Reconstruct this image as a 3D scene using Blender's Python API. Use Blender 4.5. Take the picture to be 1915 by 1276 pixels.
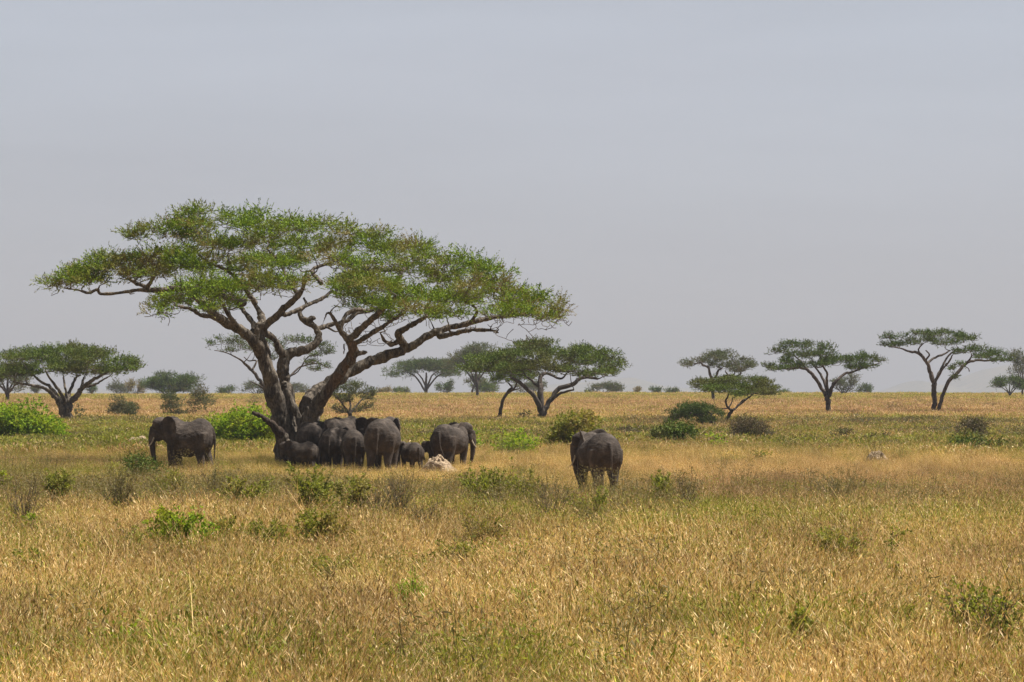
import bpy, math, random
import numpy as np
from mathutils import Vector, Matrix, noise as mnoise
R = math.radians
for o in list(bpy.data.objects): bpy.data.objects.remove(o)
S = bpy.context.scene

# ------------------------------------------------------------------ camera
CAM_H = 3.2; FPX = 6813.0; PW, PH = 1915.0, 1276.0
PITCH = math.atan((755 - 638) / FPX)
cam_d = bpy.data.cameras.new('camera'); cam = bpy.data.objects.new('camera', cam_d)
S.collection.objects.link(cam); S.camera = cam
cam_d.sensor_width = 36.0; cam_d.lens = 36.0 * FPX / PW
cam_d.clip_start = 0.5; cam_d.clip_end = 60000
cam.location = (0, 0, CAM_H); cam.rotation_euler = (R(90) + PITCH, 0, 0)

# ------------------------------------------------------------------ sky, sun, exposure
SUN_EL, SUN_AZ = R(63), R(76)          # azimuth clockwise from +Y (view direction): sun high on the right
W = bpy.data.worlds.new('World'); S.world = W; W.use_nodes = True
nt = W.node_tree; nt.nodes.clear()
sky = nt.nodes.new('ShaderNodeTexSky'); sky.sky_type = 'NISHITA'; sky.sun_disc = False
sky.sun_elevation = SUN_EL; sky.sun_rotation = SUN_AZ
sky.air_density = 1.0; sky.dust_density = 2.5; sky.ozone_density = 1.0; sky.altitude = 1300
tc = nt.nodes.new('ShaderNodeTexCoord')
mp = nt.nodes.new('ShaderNodeMapping'); mp.inputs['Scale'].default_value = (2.2, 2.2, 9.0)
ns = nt.nodes.new('ShaderNodeTexNoise'); ns.inputs['Scale'].default_value = 1.6; ns.inputs['Detail'].default_value = 4
cr = nt.nodes.new('ShaderNodeMapRange'); cr.inputs['From Min'].default_value = 0.3; cr.inputs['From Max'].default_value = 0.75
cr.inputs['To Min'].default_value = 0.88; cr.inputs['To Max'].default_value = 0.98
mx = nt.nodes.new('ShaderNodeMix'); mx.data_type = 'RGBA'
mx.inputs['B'].default_value = (3.95, 4.12, 4.65, 1)      # thin even overcast
bg = nt.nodes.new('ShaderNodeBackground'); bg.inputs['Strength'].default_value = 0.067
out = nt.nodes.new('ShaderNodeOutputWorld')
L = nt.links.new
L(tc.outputs['Generated'], mp.inputs['Vector']); L(mp.outputs['Vector'], ns.inputs['Vector'])
L(ns.outputs['Fac'], cr.inputs['Value']); L(cr.outputs['Result'], mx.inputs['Factor'])
sp = nt.nodes.new('ShaderNodeSeparateXYZ'); L(tc.outputs['Generated'], sp.inputs['Vector'])
el = nt.nodes.new('ShaderNodeValToRGB'); L(sp.outputs['Z'], el.inputs['Fac'])     # overcast colour darkened above the view to cut ambient fill
for i_, (p_, c_) in enumerate([(0.0, (2.75, 2.78, 3.05)), (0.10, (3.10, 3.34, 3.82)), (0.22, (2.2, 2.4, 2.8)), (0.6, (1.15, 1.25, 1.45))]):
    if i_ > 1: el.color_ramp.elements.new(p_)
    e_ = el.color_ramp.elements[i_]; e_.position = p_; e_.color = (*[v / 5 for v in c_], 1)
m5 = nt.nodes.new('ShaderNodeMix'); m5.data_type = 'RGBA'; m5.blend_type = 'MULTIPLY'; m5.inputs['Factor'].default_value = 1; m5.inputs['B'].default_value = (5, 5, 5, 1)
L(el.outputs['Color'], m5.inputs['A']); L(m5.outputs['Result'], mx.inputs['B'])
L(sky.outputs['Color'], mx.inputs['A']); mp2 = nt.nodes.new('ShaderNodeMapping'); mp2.inputs['Scale'].default_value = (3, 3, 22)
ns2 = nt.nodes.new('ShaderNodeTexNoise'); ns2.inputs['Scale'].default_value = 1.5; ns2.inputs['Detail'].default_value = 5; ns2.inputs['Roughness'].default_value = .55
cr2 = nt.nodes.new('ShaderNodeMapRange'); cr2.inputs['From Min'].default_value = .3; cr2.inputs['From Max'].default_value = .7; cr2.inputs['To Min'].default_value = .93; cr2.inputs['To Max'].default_value = 1.06
L(tc.outputs['Generated'], mp2.inputs['Vector']); L(mp2.outputs['Vector'], ns2.inputs['Vector']); L(ns2.outputs['Fac'], cr2.inputs['Value'])
vm = nt.nodes.new('ShaderNodeVectorMath'); vm.operation = 'SCALE'; L(mx.outputs['Result'], vm.inputs[0]); L(cr2.outputs['Result'], vm.inputs['Scale'])
L(vm.outputs['Vector'], bg.inputs['Color']); L(bg.outputs['Background'], out.inputs['Surface'])

sd = bpy.data.lights.new('sun', 'SUN'); sd.energy = 5.0; sd.angle = R(1.2); sd.color = (1.0, 0.95, 0.87)
sun = bpy.data.objects.new('sun', sd); S.collection.objects.link(sun)
sdir = Vector((math.sin(SUN_AZ) * math.cos(SUN_EL), math.cos(SUN_AZ) * math.cos(SUN_EL), math.sin(SUN_EL)))
sun.rotation_euler = sdir.to_track_quat('Z', 'Y').to_euler(); sun.location = (60, 60, 120)
S.view_settings.view_transform = 'Standard'; S.view_settings.look = 'None'
S.view_settings.exposure = 1.32; S.view_settings.gamma = 1.0
S.render.engine = 'CYCLES'
S.cycles.max_bounces = 8; S.cycles.transparent_max_bounces = 8; S.cycles.volume_bounces = 1
S.cycles.diffuse_bounces = 4; S.cycles.transmission_bounces = 4

# ------------------------------------------------------------------ terrain and projection helpers
KY = [-600, 0, 60, 143, 180, 220, 300, 390, 500, 650, 820, 1000, 1500, 3000, 17000]
KZ = [0, 0, 0, -.37, .1, .62, 1.2, 2.05, 2.95, 4.0, 4.95, 5.2, 3.0, -6, -20]
_yy = np.arange(-600, 17000, 2.0); _zz = np.interp(_yy, KY, KZ)
_k = np.ones(15) / 15; _zz = np.convolve(np.pad(_zz, 7, 'edge'), _k, 'valid')
def terr(x, y):
    x = np.asarray(x, float); y = np.asarray(y, float)
    z = np.interp(y, _yy, _zz)
    a = np.clip((y - 20) / 200, 0, 1)
    return z + a * (.10 * np.sin(x * .11 + y * .037) + .08 * np.sin(x * .043 - y * .06 + 1.3)) + .15 * np.clip((y - 300) / 500, 0, 1) * np.sin(x * .021 + .6)
CP, SP = math.cos(PITCH), math.sin(PITCH)
def ray(px, py):
    u = (px - PW / 2) / FPX; v = (PH / 2 - py) / FPX
    return u, CP - v * SP, SP + v * CP
def P(px, py, Y):
    dx, dy, dz = ray(px, py); t = Y / dy
    return np.array([dx * t, Y, CAM_H + dz * t])
def G(px, py):
    dx, dy, dz = ray(px, py)
    lo, hi = 25.0, 25.0
    while hi < 1200:
        p = P(px, py, hi)
        if p[2] < float(terr(p[0], hi)): break
        lo = hi; hi += 4
    for _ in range(20):
        m = (lo + hi) / 2; p = P(px, py, m)
        if p[2] < float(terr(p[0], m)): hi = m
        else: lo = m
    p = P(px, py, hi); return np.array([p[0], hi, float(terr(p[0], hi))])
def B(px, Y):
    p = P(px, 700, Y); return np.array([p[0], Y, float(terr(p[0], Y))])

def _hash(ix, iy, s):
    h = np.sin(ix * 127.1 + iy * 311.7 + s * 74.7) * 43758.5453
    return h - np.floor(h)
def vnoise(x, y, s=0):
    ix = np.floor(x); iy = np.floor(y); fx = x - ix; fy = y - iy
    fx = fx * fx * (3 - 2 * fx); fy = fy * fy * (3 - 2 * fy)
    a = _hash(ix, iy, s); b = _hash(ix + 1, iy, s); c = _hash(ix, iy + 1, s); d = _hash(ix + 1, iy + 1, s)
    return (a * (1 - fx) + b * fx) * (1 - fy) + (c * (1 - fx) + d * fx) * fy
def fnoise(x, y, s=0):
    return (vnoise(x, y, s) * .5 + vnoise(x * 2.1, y * 2.1, s + 1) * .28 + vnoise(x * 4.3, y * 4.3, s + 2) * .14 + vnoise(x * 9, y * 9, s + 3) * .08)

# ------------------------------------------------------------------ object helpers
COL = S.collection
def fill_mesh(me, V, F):
    V = np.asarray(V, np.float32); F = np.asarray(F, np.int32); k = F.shape[1]
    me.vertices.add(len(V)); me.vertices.foreach_set('co', V.ravel())
    me.loops.add(F.size); me.loops.foreach_set('vertex_index', F.ravel())
    me.polygons.add(len(F)); me.polygons.foreach_set('loop_start', np.arange(0, F.size, k, dtype=np.int32))
    me.polygons.foreach_set('loop_total', np.full(len(F), k, np.int32))
    me.update(calc_edges=True); me.validate()
def mesh_obj(name, V, F, mat, parent=None, smooth=False, link=True):
    me = bpy.data.meshes.new(name); fill_mesh(me, V, F)
    me.materials.append(mat)
    if smooth: me.polygons.foreach_set('use_smooth', np.ones(len(F), bool))
    o = bpy.data.objects.new(name, me)
    if link: COL.objects.link(o)
    if parent: o.parent = parent
    return o
def tag(o, label=None, cat=None, group=None, kind=None):
    if label: o['label'] = label
    if cat: o['category'] = cat
    if group: o['group'] = group
    if kind: o['kind'] = kind
    return o
def empty(name, loc):
    o = bpy.data.objects.new(name, None); COL.objects.link(o); o.location = [float(v) for v in loc]
    o.empty_display_size = .3; return o

# ------------------------------------------------------------------ materials
def newmat(name):
    m = bpy.data.materials.new(name); m.use_nodes = True; n = m.node_tree; n.nodes.clear()
    return m, n, n.nodes.new('ShaderNodeOutputMaterial')
def N(n, t, **kw):
    q = n.nodes.new('ShaderNode' + t)
    for k, v in kw.items():
        if k in q.inputs: q.inputs[k].default_value = v
        else: setattr(q, k, v)
    return q
def ramp(n, fac, stops):
    r = n.nodes.new('ShaderNodeValToRGB'); e = r.color_ramp.elements
    while len(e) < len(stops): e.new(.5)
    for i, (p, c) in enumerate(stops): e[i].position = p; e[i].color = (*c, 1)
    n.links.new(fac, r.inputs['Fac']); return r.outputs['Color']
def mixc(n, fac, a, b, mode='MIX'):
    m = n.nodes.new('ShaderNodeMix'); m.data_type = 'RGBA'; m.blend_type = mode
    for s, v in (('Factor', fac), ('A', a), ('B', b)):
        if isinstance(v, (int, float)): m.inputs[s].default_value = v
        elif isinstance(v, tuple): m.inputs[s].default_value = (*v, 1)
        else: n.links.new(v, m.inputs[s])
    return m.outputs['Result']
def thin_shader(n, out, color, trans=.35, rough=.6, tint=(1.25, 1.25, .6)):
    b = N(n, 'BsdfPrincipled', Roughness=rough); b.inputs['Specular IOR Level'].default_value = .08
    n.links.new(color, b.inputs['Base Color'])
    t = N(n, 'BsdfTranslucent'); n.links.new(mixc(n, 1.0, color, tint, 'MULTIPLY'), t.inputs['Color'])
    m = N(n, 'MixShader'); m.inputs[0].default_value = trans
    n.links.new(b.outputs[0], m.inputs[1]); n.links.new(t.outputs[0], m.inputs[2]); n.links.new(m.outputs[0], out.inputs['Surface'])

def leaf_mat(name, c1, c2, c3, scale=.5, trans=.35, spread=.45):
    """c1 -> c2 vary per leaf, c3 = dry/brown patches by world position"""
    m, n, o = newmat(name)
    g = N(n, 'NewGeometry')
    no = N(n, 'TexNoise', Scale=scale, Detail=3.0); n.links.new(g.outputs['Position'], no.inputs['Vector'])
    c = mixc(n, g.outputs['Random Per Island'], c1, c2)
    mr = N(n, 'MapRange'); mr.inputs['From Min'].default_value = .47; mr.inputs['From Max'].default_value = .62
    n.links.new(no.outputs['Fac'], mr.inputs['Value'])
    mu = N(n, 'Math', operation='MULTIPLY'); n.links.new(mr.outputs['Result'], mu.inputs[0]); mu.inputs[1].default_value = spread
    c = mixc(n, mu.outputs[0], c, c3)
    thin_shader(n, o, c, trans); return m

def grass_mat(name):
    m, n, o = newmat(name)
    g = N(n, 'NewGeometry')
    at = N(n, 'Attribute', attribute_type='INSTANCER', attribute_name='green')
    aw = N(n, 'Attribute', attribute_type='INSTANCER', attribute_name='warm')
    straw = ramp(n, g.outputs['Random Per Island'], [(0, (.16, .09, .03)), (.22, (.40, .248, .075)), (.5, (.63, .42, .145)), (.8, (.80, .58, .25)), (1, (.90, .77, .48))])
    rust = ramp(n, g.outputs['Random Per Island'], [(0, (.15, .08, .042)), (.5, (.40, .235, .115)), (1, (.64, .44, .27))])
    gre = ramp(n, g.outputs['Random Per Island'], [(0, (.09, .11, .010)), (.5, (.23, .25, .022)), (1, (.42, .42, .07))])
    c = mixc(n, aw.outputs['Fac'], straw, rust)
    # greenness decides how many blades of a tuft are green
    mth = N(n, 'Math', operation='MULTIPLY'); mth.inputs[1].default_value = 7.31; n.links.new(g.outputs['Random Per Island'], mth.inputs[0])
    fr = N(n, 'Math', operation='FRACT'); n.links.new(mth.outputs[0], fr.inputs[0])
    lt = N(n, 'Math', operation='LESS_THAN'); n.links.new(fr.outputs[0], lt.inputs[0]); n.links.new(at.outputs['Fac'], lt.inputs[1])
    c = mixc(n, lt.outputs[0], c, gre)
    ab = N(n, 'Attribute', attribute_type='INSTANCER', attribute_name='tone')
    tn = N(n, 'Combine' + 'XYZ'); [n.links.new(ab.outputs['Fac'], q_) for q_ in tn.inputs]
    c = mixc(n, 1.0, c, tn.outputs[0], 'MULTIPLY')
    thin_shader(n, o, c, .3, .55, (1.1, 1.05, .8)); return m

def bark_mat(name, a=(.035, .027, .02), b=(.16, .135, .105), scale=3.0, zs=.35, bump=.6):
    m, n, o = newmat(name)
    g = N(n, 'TexCoord'); mp = N(n, 'Mapping'); mp.inputs['Scale'].default_value = (1, 1, zs)
    n.links.new(g.outputs['Object'], mp.inputs['Vector'])
    no = N(n, 'TexNoise', Scale=scale, Detail=8.0, Roughness=.7); n.links.new(mp.outputs[0], no.inputs['Vector'])
    n2 = N(n, 'TexNoise', Scale=scale * 4, Detail=6.0, Roughness=.7); n.links.new(mp.outputs[0], n2.inputs['Vector'])
    vo = N(n, 'TexVoronoi', Scale=scale * 2.2); n.links.new(mp.outputs[0], vo.inputs['Vector'])
    c = ramp(n, no.outputs['Fac'], [(.36, a), (.5, tuple((x + y) / 2 for x, y in zip(a, b))), (.66, b)])
    c = mixc(n, .7, c, ramp(n, n2.outputs['Fac'], [(.35, (.5, .48, .46)), (.65, (1.25, 1.22, 1.2))]), 'MULTIPLY')
    p = N(n, 'BsdfPrincipled', Roughness=.9); p.inputs['Specular IOR Level'].default_value = .15
    n.links.new(c, p.inputs['Base Color'])
    ad = N(n, 'Math', operation='ADD'); n.links.new(n2.outputs['Fac'], ad.inputs[0]); n.links.new(vo.outputs['Distance'], ad.inputs[1])
    bu = N(n, 'Bump', Strength=min(1, bump * 1.3), Distance=.10); n.links.new(ad.outputs[0], bu.inputs['Height']); n.links.new(bu.outputs[0], p.inputs['Normal'])
    n.links.new(p.outputs[0], o.inputs['Surface']); return m

def rough_mat(name, a, b, scale=4.0, bump=.5, dist=.05, rough=.9):
    m, n, o = newmat(name)
    g = N(n, 'TexCoord')
    no = N(n, 'TexNoise', Scale=scale, Detail=8.0, Roughness=.65); n.links.new(g.outputs['Object'], no.inputs['Vector'])
    c = ramp(n, no.outputs['Fac'], [(.35, a), (.65, b)])
    p = N(n, 'BsdfPrincipled', Roughness=rough); p.inputs['Specular IOR Level'].default_value = .2; n.links.new(c, p.inputs['Base Color'])
    n2 = N(n, 'TexNoise', Scale=scale * 5, Detail=5.0); n.links.new(g.outputs['Object'], n2.inputs['Vector'])
    bu = N(n, 'Bump', Strength=bump, Distance=dist); n.links.new(n2.outputs['Fac'], bu.inputs['Height']); n.links.new(bu.outputs[0], p.inputs['Normal'])
    n.links.new(p.outputs[0], o.inputs['Surface']); return m

def skin_mat():
    m, n, o = newmat('elephant_skin')
    g = N(n, 'TexCoord')
    no = N(n, 'TexNoise', Scale=2.2, Detail=6.0, Roughness=.6); n.links.new(g.outputs['Object'], no.inputs['Vector'])
    mp = N(n, 'Mapping'); mp.inputs['Scale'].default_value = (1, 1, 2.6); n.links.new(g.outputs['Object'], mp.inputs['Vector'])
    vo = N(n, 'TexVoronoi', Scale=9.0, feature='DISTANCE_TO_EDGE'); n.links.new(mp.outputs[0], vo.inputs['Vector'])
    n2 = N(n, 'TexNoise', Scale=14.0, Detail=6.0, Roughness=.7); n.links.new(mp.outputs[0], n2.inputs['Vector'])
    c = ramp(n, no.outputs['Fac'], [(.32, (.024, .018, .014)), (.52, (.048, .037, .030)), (.70, (.098, .078, .063))])
    c = mixc(n, .5, c, ramp(n, n2.outputs['Fac'], [(.35, (.55, .52, .5)), (.65, (1.2, 1.18, 1.15))]), 'MULTIPLY')
    p = N(n, 'BsdfPrincipled', Roughness=.85); p.inputs['Specular IOR Level'].default_value = .2; n.links.new(c, p.inputs['Base Color'])
    ad = N(n, 'Math', operation='ADD'); n.links.new(n2.outputs['Fac'], ad.inputs[0]); n.links.new(vo.outputs['Distance'], ad.inputs[1])
    bu = N(n, 'Bump', Strength=.5, Distance=.05); n.links.new(ad.outputs[0], bu.inputs['Height']); n.links.new(bu.outputs[0], p.inputs['Normal'])
    n.links.new(p.outputs[0], o.inputs['Surface']); return m

M_leaf_main = leaf_mat('acacia_leaf', (.030, .072, .005), (.205, .285, .018), (.19, .135, .058), .42, .13, .8)
M_leaf_dark = leaf_mat('acacia_leaf_dark', (.024, .050, .008), (.085, .125, .020), (.075, .065, .03), .3, .12, .5)
M_leaf_mid = leaf_mat('acacia_leaf_mid', (.030, .062, .008), (.125, .165, .024), (.12, .095, .04), .25, .12, .55)
M_leaf_dusty = leaf_mat('dusty_leaf', (.045, .058, .022), (.095, .112, .046), (.10, .08, .052), .4, .2, .6)
M_leaf_bright = leaf_mat('bright_leaf', (.055, .125, .010), (.28, .37, .030), (.28, .25, .04), .8, .42, .5)
M_leaf_olive = leaf_mat('olive_leaf', (.085, .105, .016), (.23, .23, .040), (.24, .17, .07), .9, .38, .7)
M_leaf_herb = leaf_mat('herb_leaf', (.095, .115, .020), (.25, .26, .048), (.27, .21, .09), 1.5, .38, .6)
M_leaf_dry = leaf_mat('dry_leaf', (.120, .092, .045), (.215, .172, .085), (.12, .13, .04), 1.2, .25, .5)
M_scrub = leaf_mat('brown_scrub', (.060, .045, .028), (.125, .098, .058), (.09, .10, .03), 1.2, .15, .5)
M_grass = grass_mat('dry_grass_blades')
M_bark = bark_mat('acacia_bark', (.034, .028, .023), (.175, .148, .118))
M_bark_red = bark_mat('stripped_bark', (.035, .025, .018), (.16, .11, .075), 2.5, .2)
M_bark_dark = bark_mat('shade_painted_bark', (.018, .013, .010), (.075, .055, .042))  # darker bark for the broken stub, crown shade put into its colour
M_bark_far = bark_mat('dark_bark', (.03, .024, .02), (.11, .09, .075), 1.5)
M_twig = bark_mat('twig_bark', (.05, .037, .03), (.15, .12, .095), 6)
M_stem = bark_mat('dry_stem', (.10, .07, .05), (.26, .19, .13), 8)
M_skin = skin_mat()
M_ivory = rough_mat('ivory', (.22, .18, .13), (.42, .36, .28), 6, .1, .01, .5)
M_tuft = rough_mat('tail_hair', (.012, .010, .009), (.03, .026, .022), 20, .5, .01)
M_eye = rough_mat('elephant_eye', (.01, .007, .005), (.02, .012, .008), 20, 0, .01, .2)
M_mound = rough_mat('termite_clay', (.20, .145, .09), (.38, .285, .19), 2.5, .9, .12)
M_mound_red = rough_mat('red_clay', (.26, .13, .08), (.42, .24, .16), 2.5, .9, .12)

# ------------------------------------------------------------------ ground sheet
ys = np.unique(np.concatenate([np.arange(-400, 20, 40.), np.arange(20, 320, 2.5), np.arange(320, 1100, 8.), np.geomspace(1100, 16900, 50)]))
u = np.linspace(-1, 1, 241); xs = np.sinh(u * 6.2) / math.sinh(6.2) * 9000
XX, YY = np.meshgrid(xs, ys); ZZ = terr(XX, YY) + .05 * (fnoise(XX * .8, YY * .8) - .5) * (YY < 400)
V = np.stack([XX, YY, ZZ], -1).reshape(-1, 3)
nx_, ny_ = len(xs), len(ys)
ii = (np.arange(ny_ - 1)[:, None] * nx_ + np.arange(nx_ - 1)[None, :]).ravel()
F = np.stack([ii, ii + 1, ii + 1 + nx_, ii + nx_], 1)
m, n, o = newmat('savanna_soil')
g = N(n, 'NewGeometry')
n1 = N(n, 'TexNoise', Scale=.045, Detail=6.0); n.links.new(g.outputs['Position'], n1.inputs['Vector'])
n2 = N(n, 'TexNoise', Scale=1.3, Detail=8.0, Roughness=.7); n.links.new(g.outputs['Position'], n2.inputs['Vector'])
c = ramp(n, n1.outputs['Fac'], [(.3, (.20, .17, .07)), (.45, (.33, .23, .11)), (.6, (.42, .29, .15)), (.75, (.34, .25, .13))])
c = mixc(n, .8, c, ramp(n, n2.outputs['Fac'], [(.3, (.5, .46, .42)), (.7, (1.1, 1.08, 1.05))]), 'MULTIPLY')
p = N(n, 'BsdfPrincipled', Roughness=.95); p.inputs['Specular IOR Level'].default_value = .1
n.links.new(c, p.inputs['Base Color'])
bu = N(n, 'Bump', Strength=.8, Distance=.3); n.links.new(n2.outputs['Fac'], bu.inputs['Height']); n.links.new(bu.outputs[0], p.inputs['Normal'])
n.links.new(p.outputs[0], o.inputs['Surface'])
tag(mesh_obj('ground', V, F, m, smooth=True), kind='structure')

# distant hills, real ridges 6-9 km away
def hills(name, outline, Y, depth, mat):
    xs = [p[0] for p in outline]; hs = [p[1] for p in outline]
    nx, ny = 120, 24
    px = np.linspace(min(xs), max(xs), nx)
    top = np.interp(px, xs, hs)
    V = []
    for j in range(ny):
        v = j / (ny - 1) * 2 - 1
        prof = max(0, 1 - v * v) ** .8
        for i in range(nx):
            q = P(px[i], top[i], Y); hh = max(0, q[2] + 25)
            x = q[0]; y = Y + v * depth
            nz = fnoise(np.float64(x / 300), np.float64(y / 300), 5)
            V.append((x, y, -25 + hh * prof * (1 + .25 * (nz - .5) * (1 - prof) * 2)))
    ii = (np.arange(ny - 1)[:, None] * nx + np.arange(nx - 1)[None, :]).ravel()
    F = np.stack([ii, ii + 1, ii + 1 + nx, ii + nx], 1)
    return tag(mesh_obj(name, V, F, mat, smooth=True), kind='structure')
M_hill = rough_mat('hill_scrub', (.06, .07, .035), (.17, .14, .08), .01, 0, 1)
hills('hills', [(1640, 738), (1680, 724), (1710, 712), (1735, 718), (1770, 724), (1810, 706), (1850, 690), (1885, 683), (1930, 686), (2000, 674), (2150, 690), (2350, 745)], 13800, 1600, M_hill)
hills('far_hills', [(880, 742), (1000, 722), (1100, 714), (1180, 706), (1240, 722), (1330, 731), (1450, 738), (1520, 745)], 14800, 1500, M_hill)
hills('low_hills', [(-400, 735), (-150, 718), (60, 722), (200, 729), (420, 742)], 14500, 1500, M_hill)

# ------------------------------------------------------------------ tubes
class Tubes:
    def __init__(s): s.V = []; s.F = []; s.n = 0
    def add(s, pts, rad, sides=6, cap=True):
        pts = np.asarray(pts, float); rad = np.asarray(rad, float); k = len(pts)
        if k < 2: return
        t = np.gradient(pts, axis=0); t /= (np.linalg.norm(t, axis=1)[:, None] + 1e-9)
        ref = np.array([0.13, .97, .21]) if abs(t[0][1]) < .8 else np.array([.95, .1, .3])
        a = np.cross(t, ref); a /= (np.linalg.norm(a, axis=1)[:, None] + 1e-9)
        b = np.cross(t, a)
        th = np.linspace(0, 2 * math.pi, sides, endpoint=False)
        ring = pts[:, None, :] + rad[:, None, None] * (np.cos(th)[None, :, None] * a[:, None, :] + np.sin(th)[None, :, None] * b[:, None, :])
        s.V.append(ring.reshape(-1, 3))
        for i in range(k - 1):
            for j in range(sides):
                j2 = (j + 1) % sides
                s.F.append((s.n + i * sides + j, s.n + i * sides + j2, s.n + (i + 1) * sides + j2, s.n + (i + 1) * sides + j))
        s.n += k * sides
        if cap:
            for e, ring_i in ((0, 0), (1, k - 1)):
                s.V.append(pts[ring_i][None, :] + (t[ring_i] * rad[ring_i] * (.6 if e else -.6))[None, :])
                for j in range(sides):
                    j2 = (j + 1) % sides; base = s.n - e * 0
                    r0 = s.base(k, sides, e) + ring_i * sides
                    s.F.append((r0 + j, r0 + j2, s.n, s.n))
                s.n += 1
    def base(s, k, sides, e): return s.n - k * sides - e
    def build(s, name, mat, parent=None, smooth=True):
        V = np.concatenate(s.V); F = s.F
        me = bpy.data.meshes.new(name)
        me.from_pydata(V.tolist(), [], [f if f[2] != f[3] else f[:3] for f in F]); me.materials.append(mat)
        if smooth: me.polygons.foreach_set('use_smooth', np.ones(len(me.polygons), bool))
        o = bpy.data.objects.new(name, me); COL.objects.link(o)
        if parent: o.parent = parent
        return o
def catmull(pts, sub=4):
    """pts rows of any width"""
    pts = np.asarray(pts, float)
    if len(pts) < 3:
        t = np.linspace(0, 1, sub + 1)[:, None]; return pts[0] * (1 - t) + pts[-1] * t
    q = np.vstack([2 * pts[0] - pts[1], pts, 2 * pts[-1] - pts[-2]]); outp = []
    for i in range(1, len(q) - 2):
        for k in range(sub):
            t = k / sub
            outp.append(.5 * ((2 * q[i]) + (-q[i - 1] + q[i + 1]) * t + (2 * q[i - 1] - 5 * q[i] + 4 * q[i + 1] - q[i + 2]) * t * t + (-q[i - 1] + 3 * q[i] - 3 * q[i + 1] + q[i + 2]) * t ** 3))
    outp.append(pts[-1]); return np.array(outp)

# ------------------------------------------------------------------ foliage
def foliage(pads, dens, L_, K, leaf, rng, up=.55, spread=.55, low=-.55, umb=0.0, algn=.8, clump=None):
    """pads rows: cx,cy,cz,rx,ry,rz (metres). Returns quads of many small leaf rhombi set along short sprigs."""
    Vs = []; stems = []
    for (cx, cy, cz, rx, ry, rz) in pads:
        nn = max(6, int(dens * math.pi * rx * ry))
        th = rng.uniform(0, 2 * math.pi, nn); rr = np.sqrt(rng.uniform(0, 1, nn)) * (1 + .12 * np.sin(th * 3 + cx))
        h = rng.uniform(low, 1, nn)
        dome = np.sqrt(np.clip(1 - np.minimum(rr, 1) ** 2, 0.04, 1))
        pos = np.stack([cx + rx * rr * np.cos(th), cy + ry * rr * np.sin(th), cz + rz * h * dome], 1)
        d = np.stack([np.cos(th) * rr * spread, np.sin(th) * rr * spread, np.full(nn, up)], 1) + rng.normal(0, .45, (nn, 3))
        d /= np.linalg.norm(d, axis=1)[:, None]
        if clump:
            cs, ct = clump; kp = np.array([mnoise.noise(Vector((q[0] * cs, q[1] * cs + 7.3, q[2] * cs * 1.9))) > ct for q in pos])
            if kp.sum() > 3: pos = pos[kp]; d = d[kp]; nn = len(pos)
        stems.append((pos, d))
        ln = L_ * rng.uniform(.5, 1.3, nn)
        t = np.linspace(0.05, 1, K)[None, :, None]
        base = pos[:, None, :] + d[:, None, :] * ln[:, None, None] * t + rng.normal(0, L_ * .03, (nn, K, 3))
        lv = d[:, None, :] * algn + rng.normal(0, .5, (nn, K, 3)); lv /= np.linalg.norm(lv, axis=2)[..., None]
        wv = np.cross(lv, rng.normal(0, 1, (nn, K, 3))); wv /= (np.linalg.norm(wv, axis=2)[..., None] + 1e-6)
        s = rng.uniform(.6, 1.3, (nn, K, 1))
        lv = lv * leaf[0] * s; wv = wv * leaf[1] * s * .5
        Vs.append(np.stack([base, base + lv * .5 + wv, base + lv, base + lv * .5 - wv], 2).reshape(-1, 3))
    V = np.concatenate(Vs); F = np.arange(len(V)).reshape(-1, 4)
    return V, F, stems

def split_pads(P3, rng, m=3, k=.58, jz=.55):
    out_ = []
    for (x, y, z, rx, ry, rz) in P3:
        for _ in range(m):
            a = rng.uniform(0, 2 * math.pi); q = rng.uniform(.25, .75)
            f = k * rng.uniform(.75, 1.25)
            out_.append((x + rx * q * math.cos(a), y + ry * q * math.sin(a), z + rz * rng.uniform(-jz, jz), rx * f, ry * f, rz * f * rng.uniform(.8, 1.3)))
    return out_
def grow(nodes, nrad, targets, rng, tb, r_tip, wiggle=.12, sides=5, kseg=5, cost_up=1.0, rmul=.55):
    """connect each target to the nearest point of the skeleton with a bent tapering branch; the branch joins the skeleton"""
    nodes = [np.asarray(q) for q in nodes]; nrad = list(nrad)
    arr = np.array(nodes); rad = np.array(nrad)
    T = list(targets); d0 = [np.min(np.linalg.norm(arr - t, axis=1)) for t in T]
    for i in np.argsort(d0):
        t = T[i]; dv = t - arr; dist = np.linalg.norm(dv, axis=1)
        cost = dist + cost_up * np.maximum(0, -dv[:, 2]) * 1.5 + np.maximum(0, .15 - dist) * 0
        j = int(np.argmin(cost)); a = arr[j]; L_ = dist[j]
        if L_ < .05: continue
        r0 = min(rad[j] * .75, r_tip + rmul * .07 * L_ ** .8 + r_tip * .6)
        mid = (a + t) / 2 + np.array([rng.normal(0, wiggle), rng.normal(0, wiggle), -abs(rng.normal(0, wiggle)) * .4]) * L_
        q = catmull(np.array([a, a * .6 + mid * .4 + rng.normal(0, .05 * L_, 3), mid, t]), 3)[::1]
        rr = np.linspace(r0, r_tip, len(q))
        tb.add(q, rr, sides, cap=False)
        arr = np.vstack([arr, q[2:]]); rad = np.concatenate([rad, rr[2:]])
    return arr, rad

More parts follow.
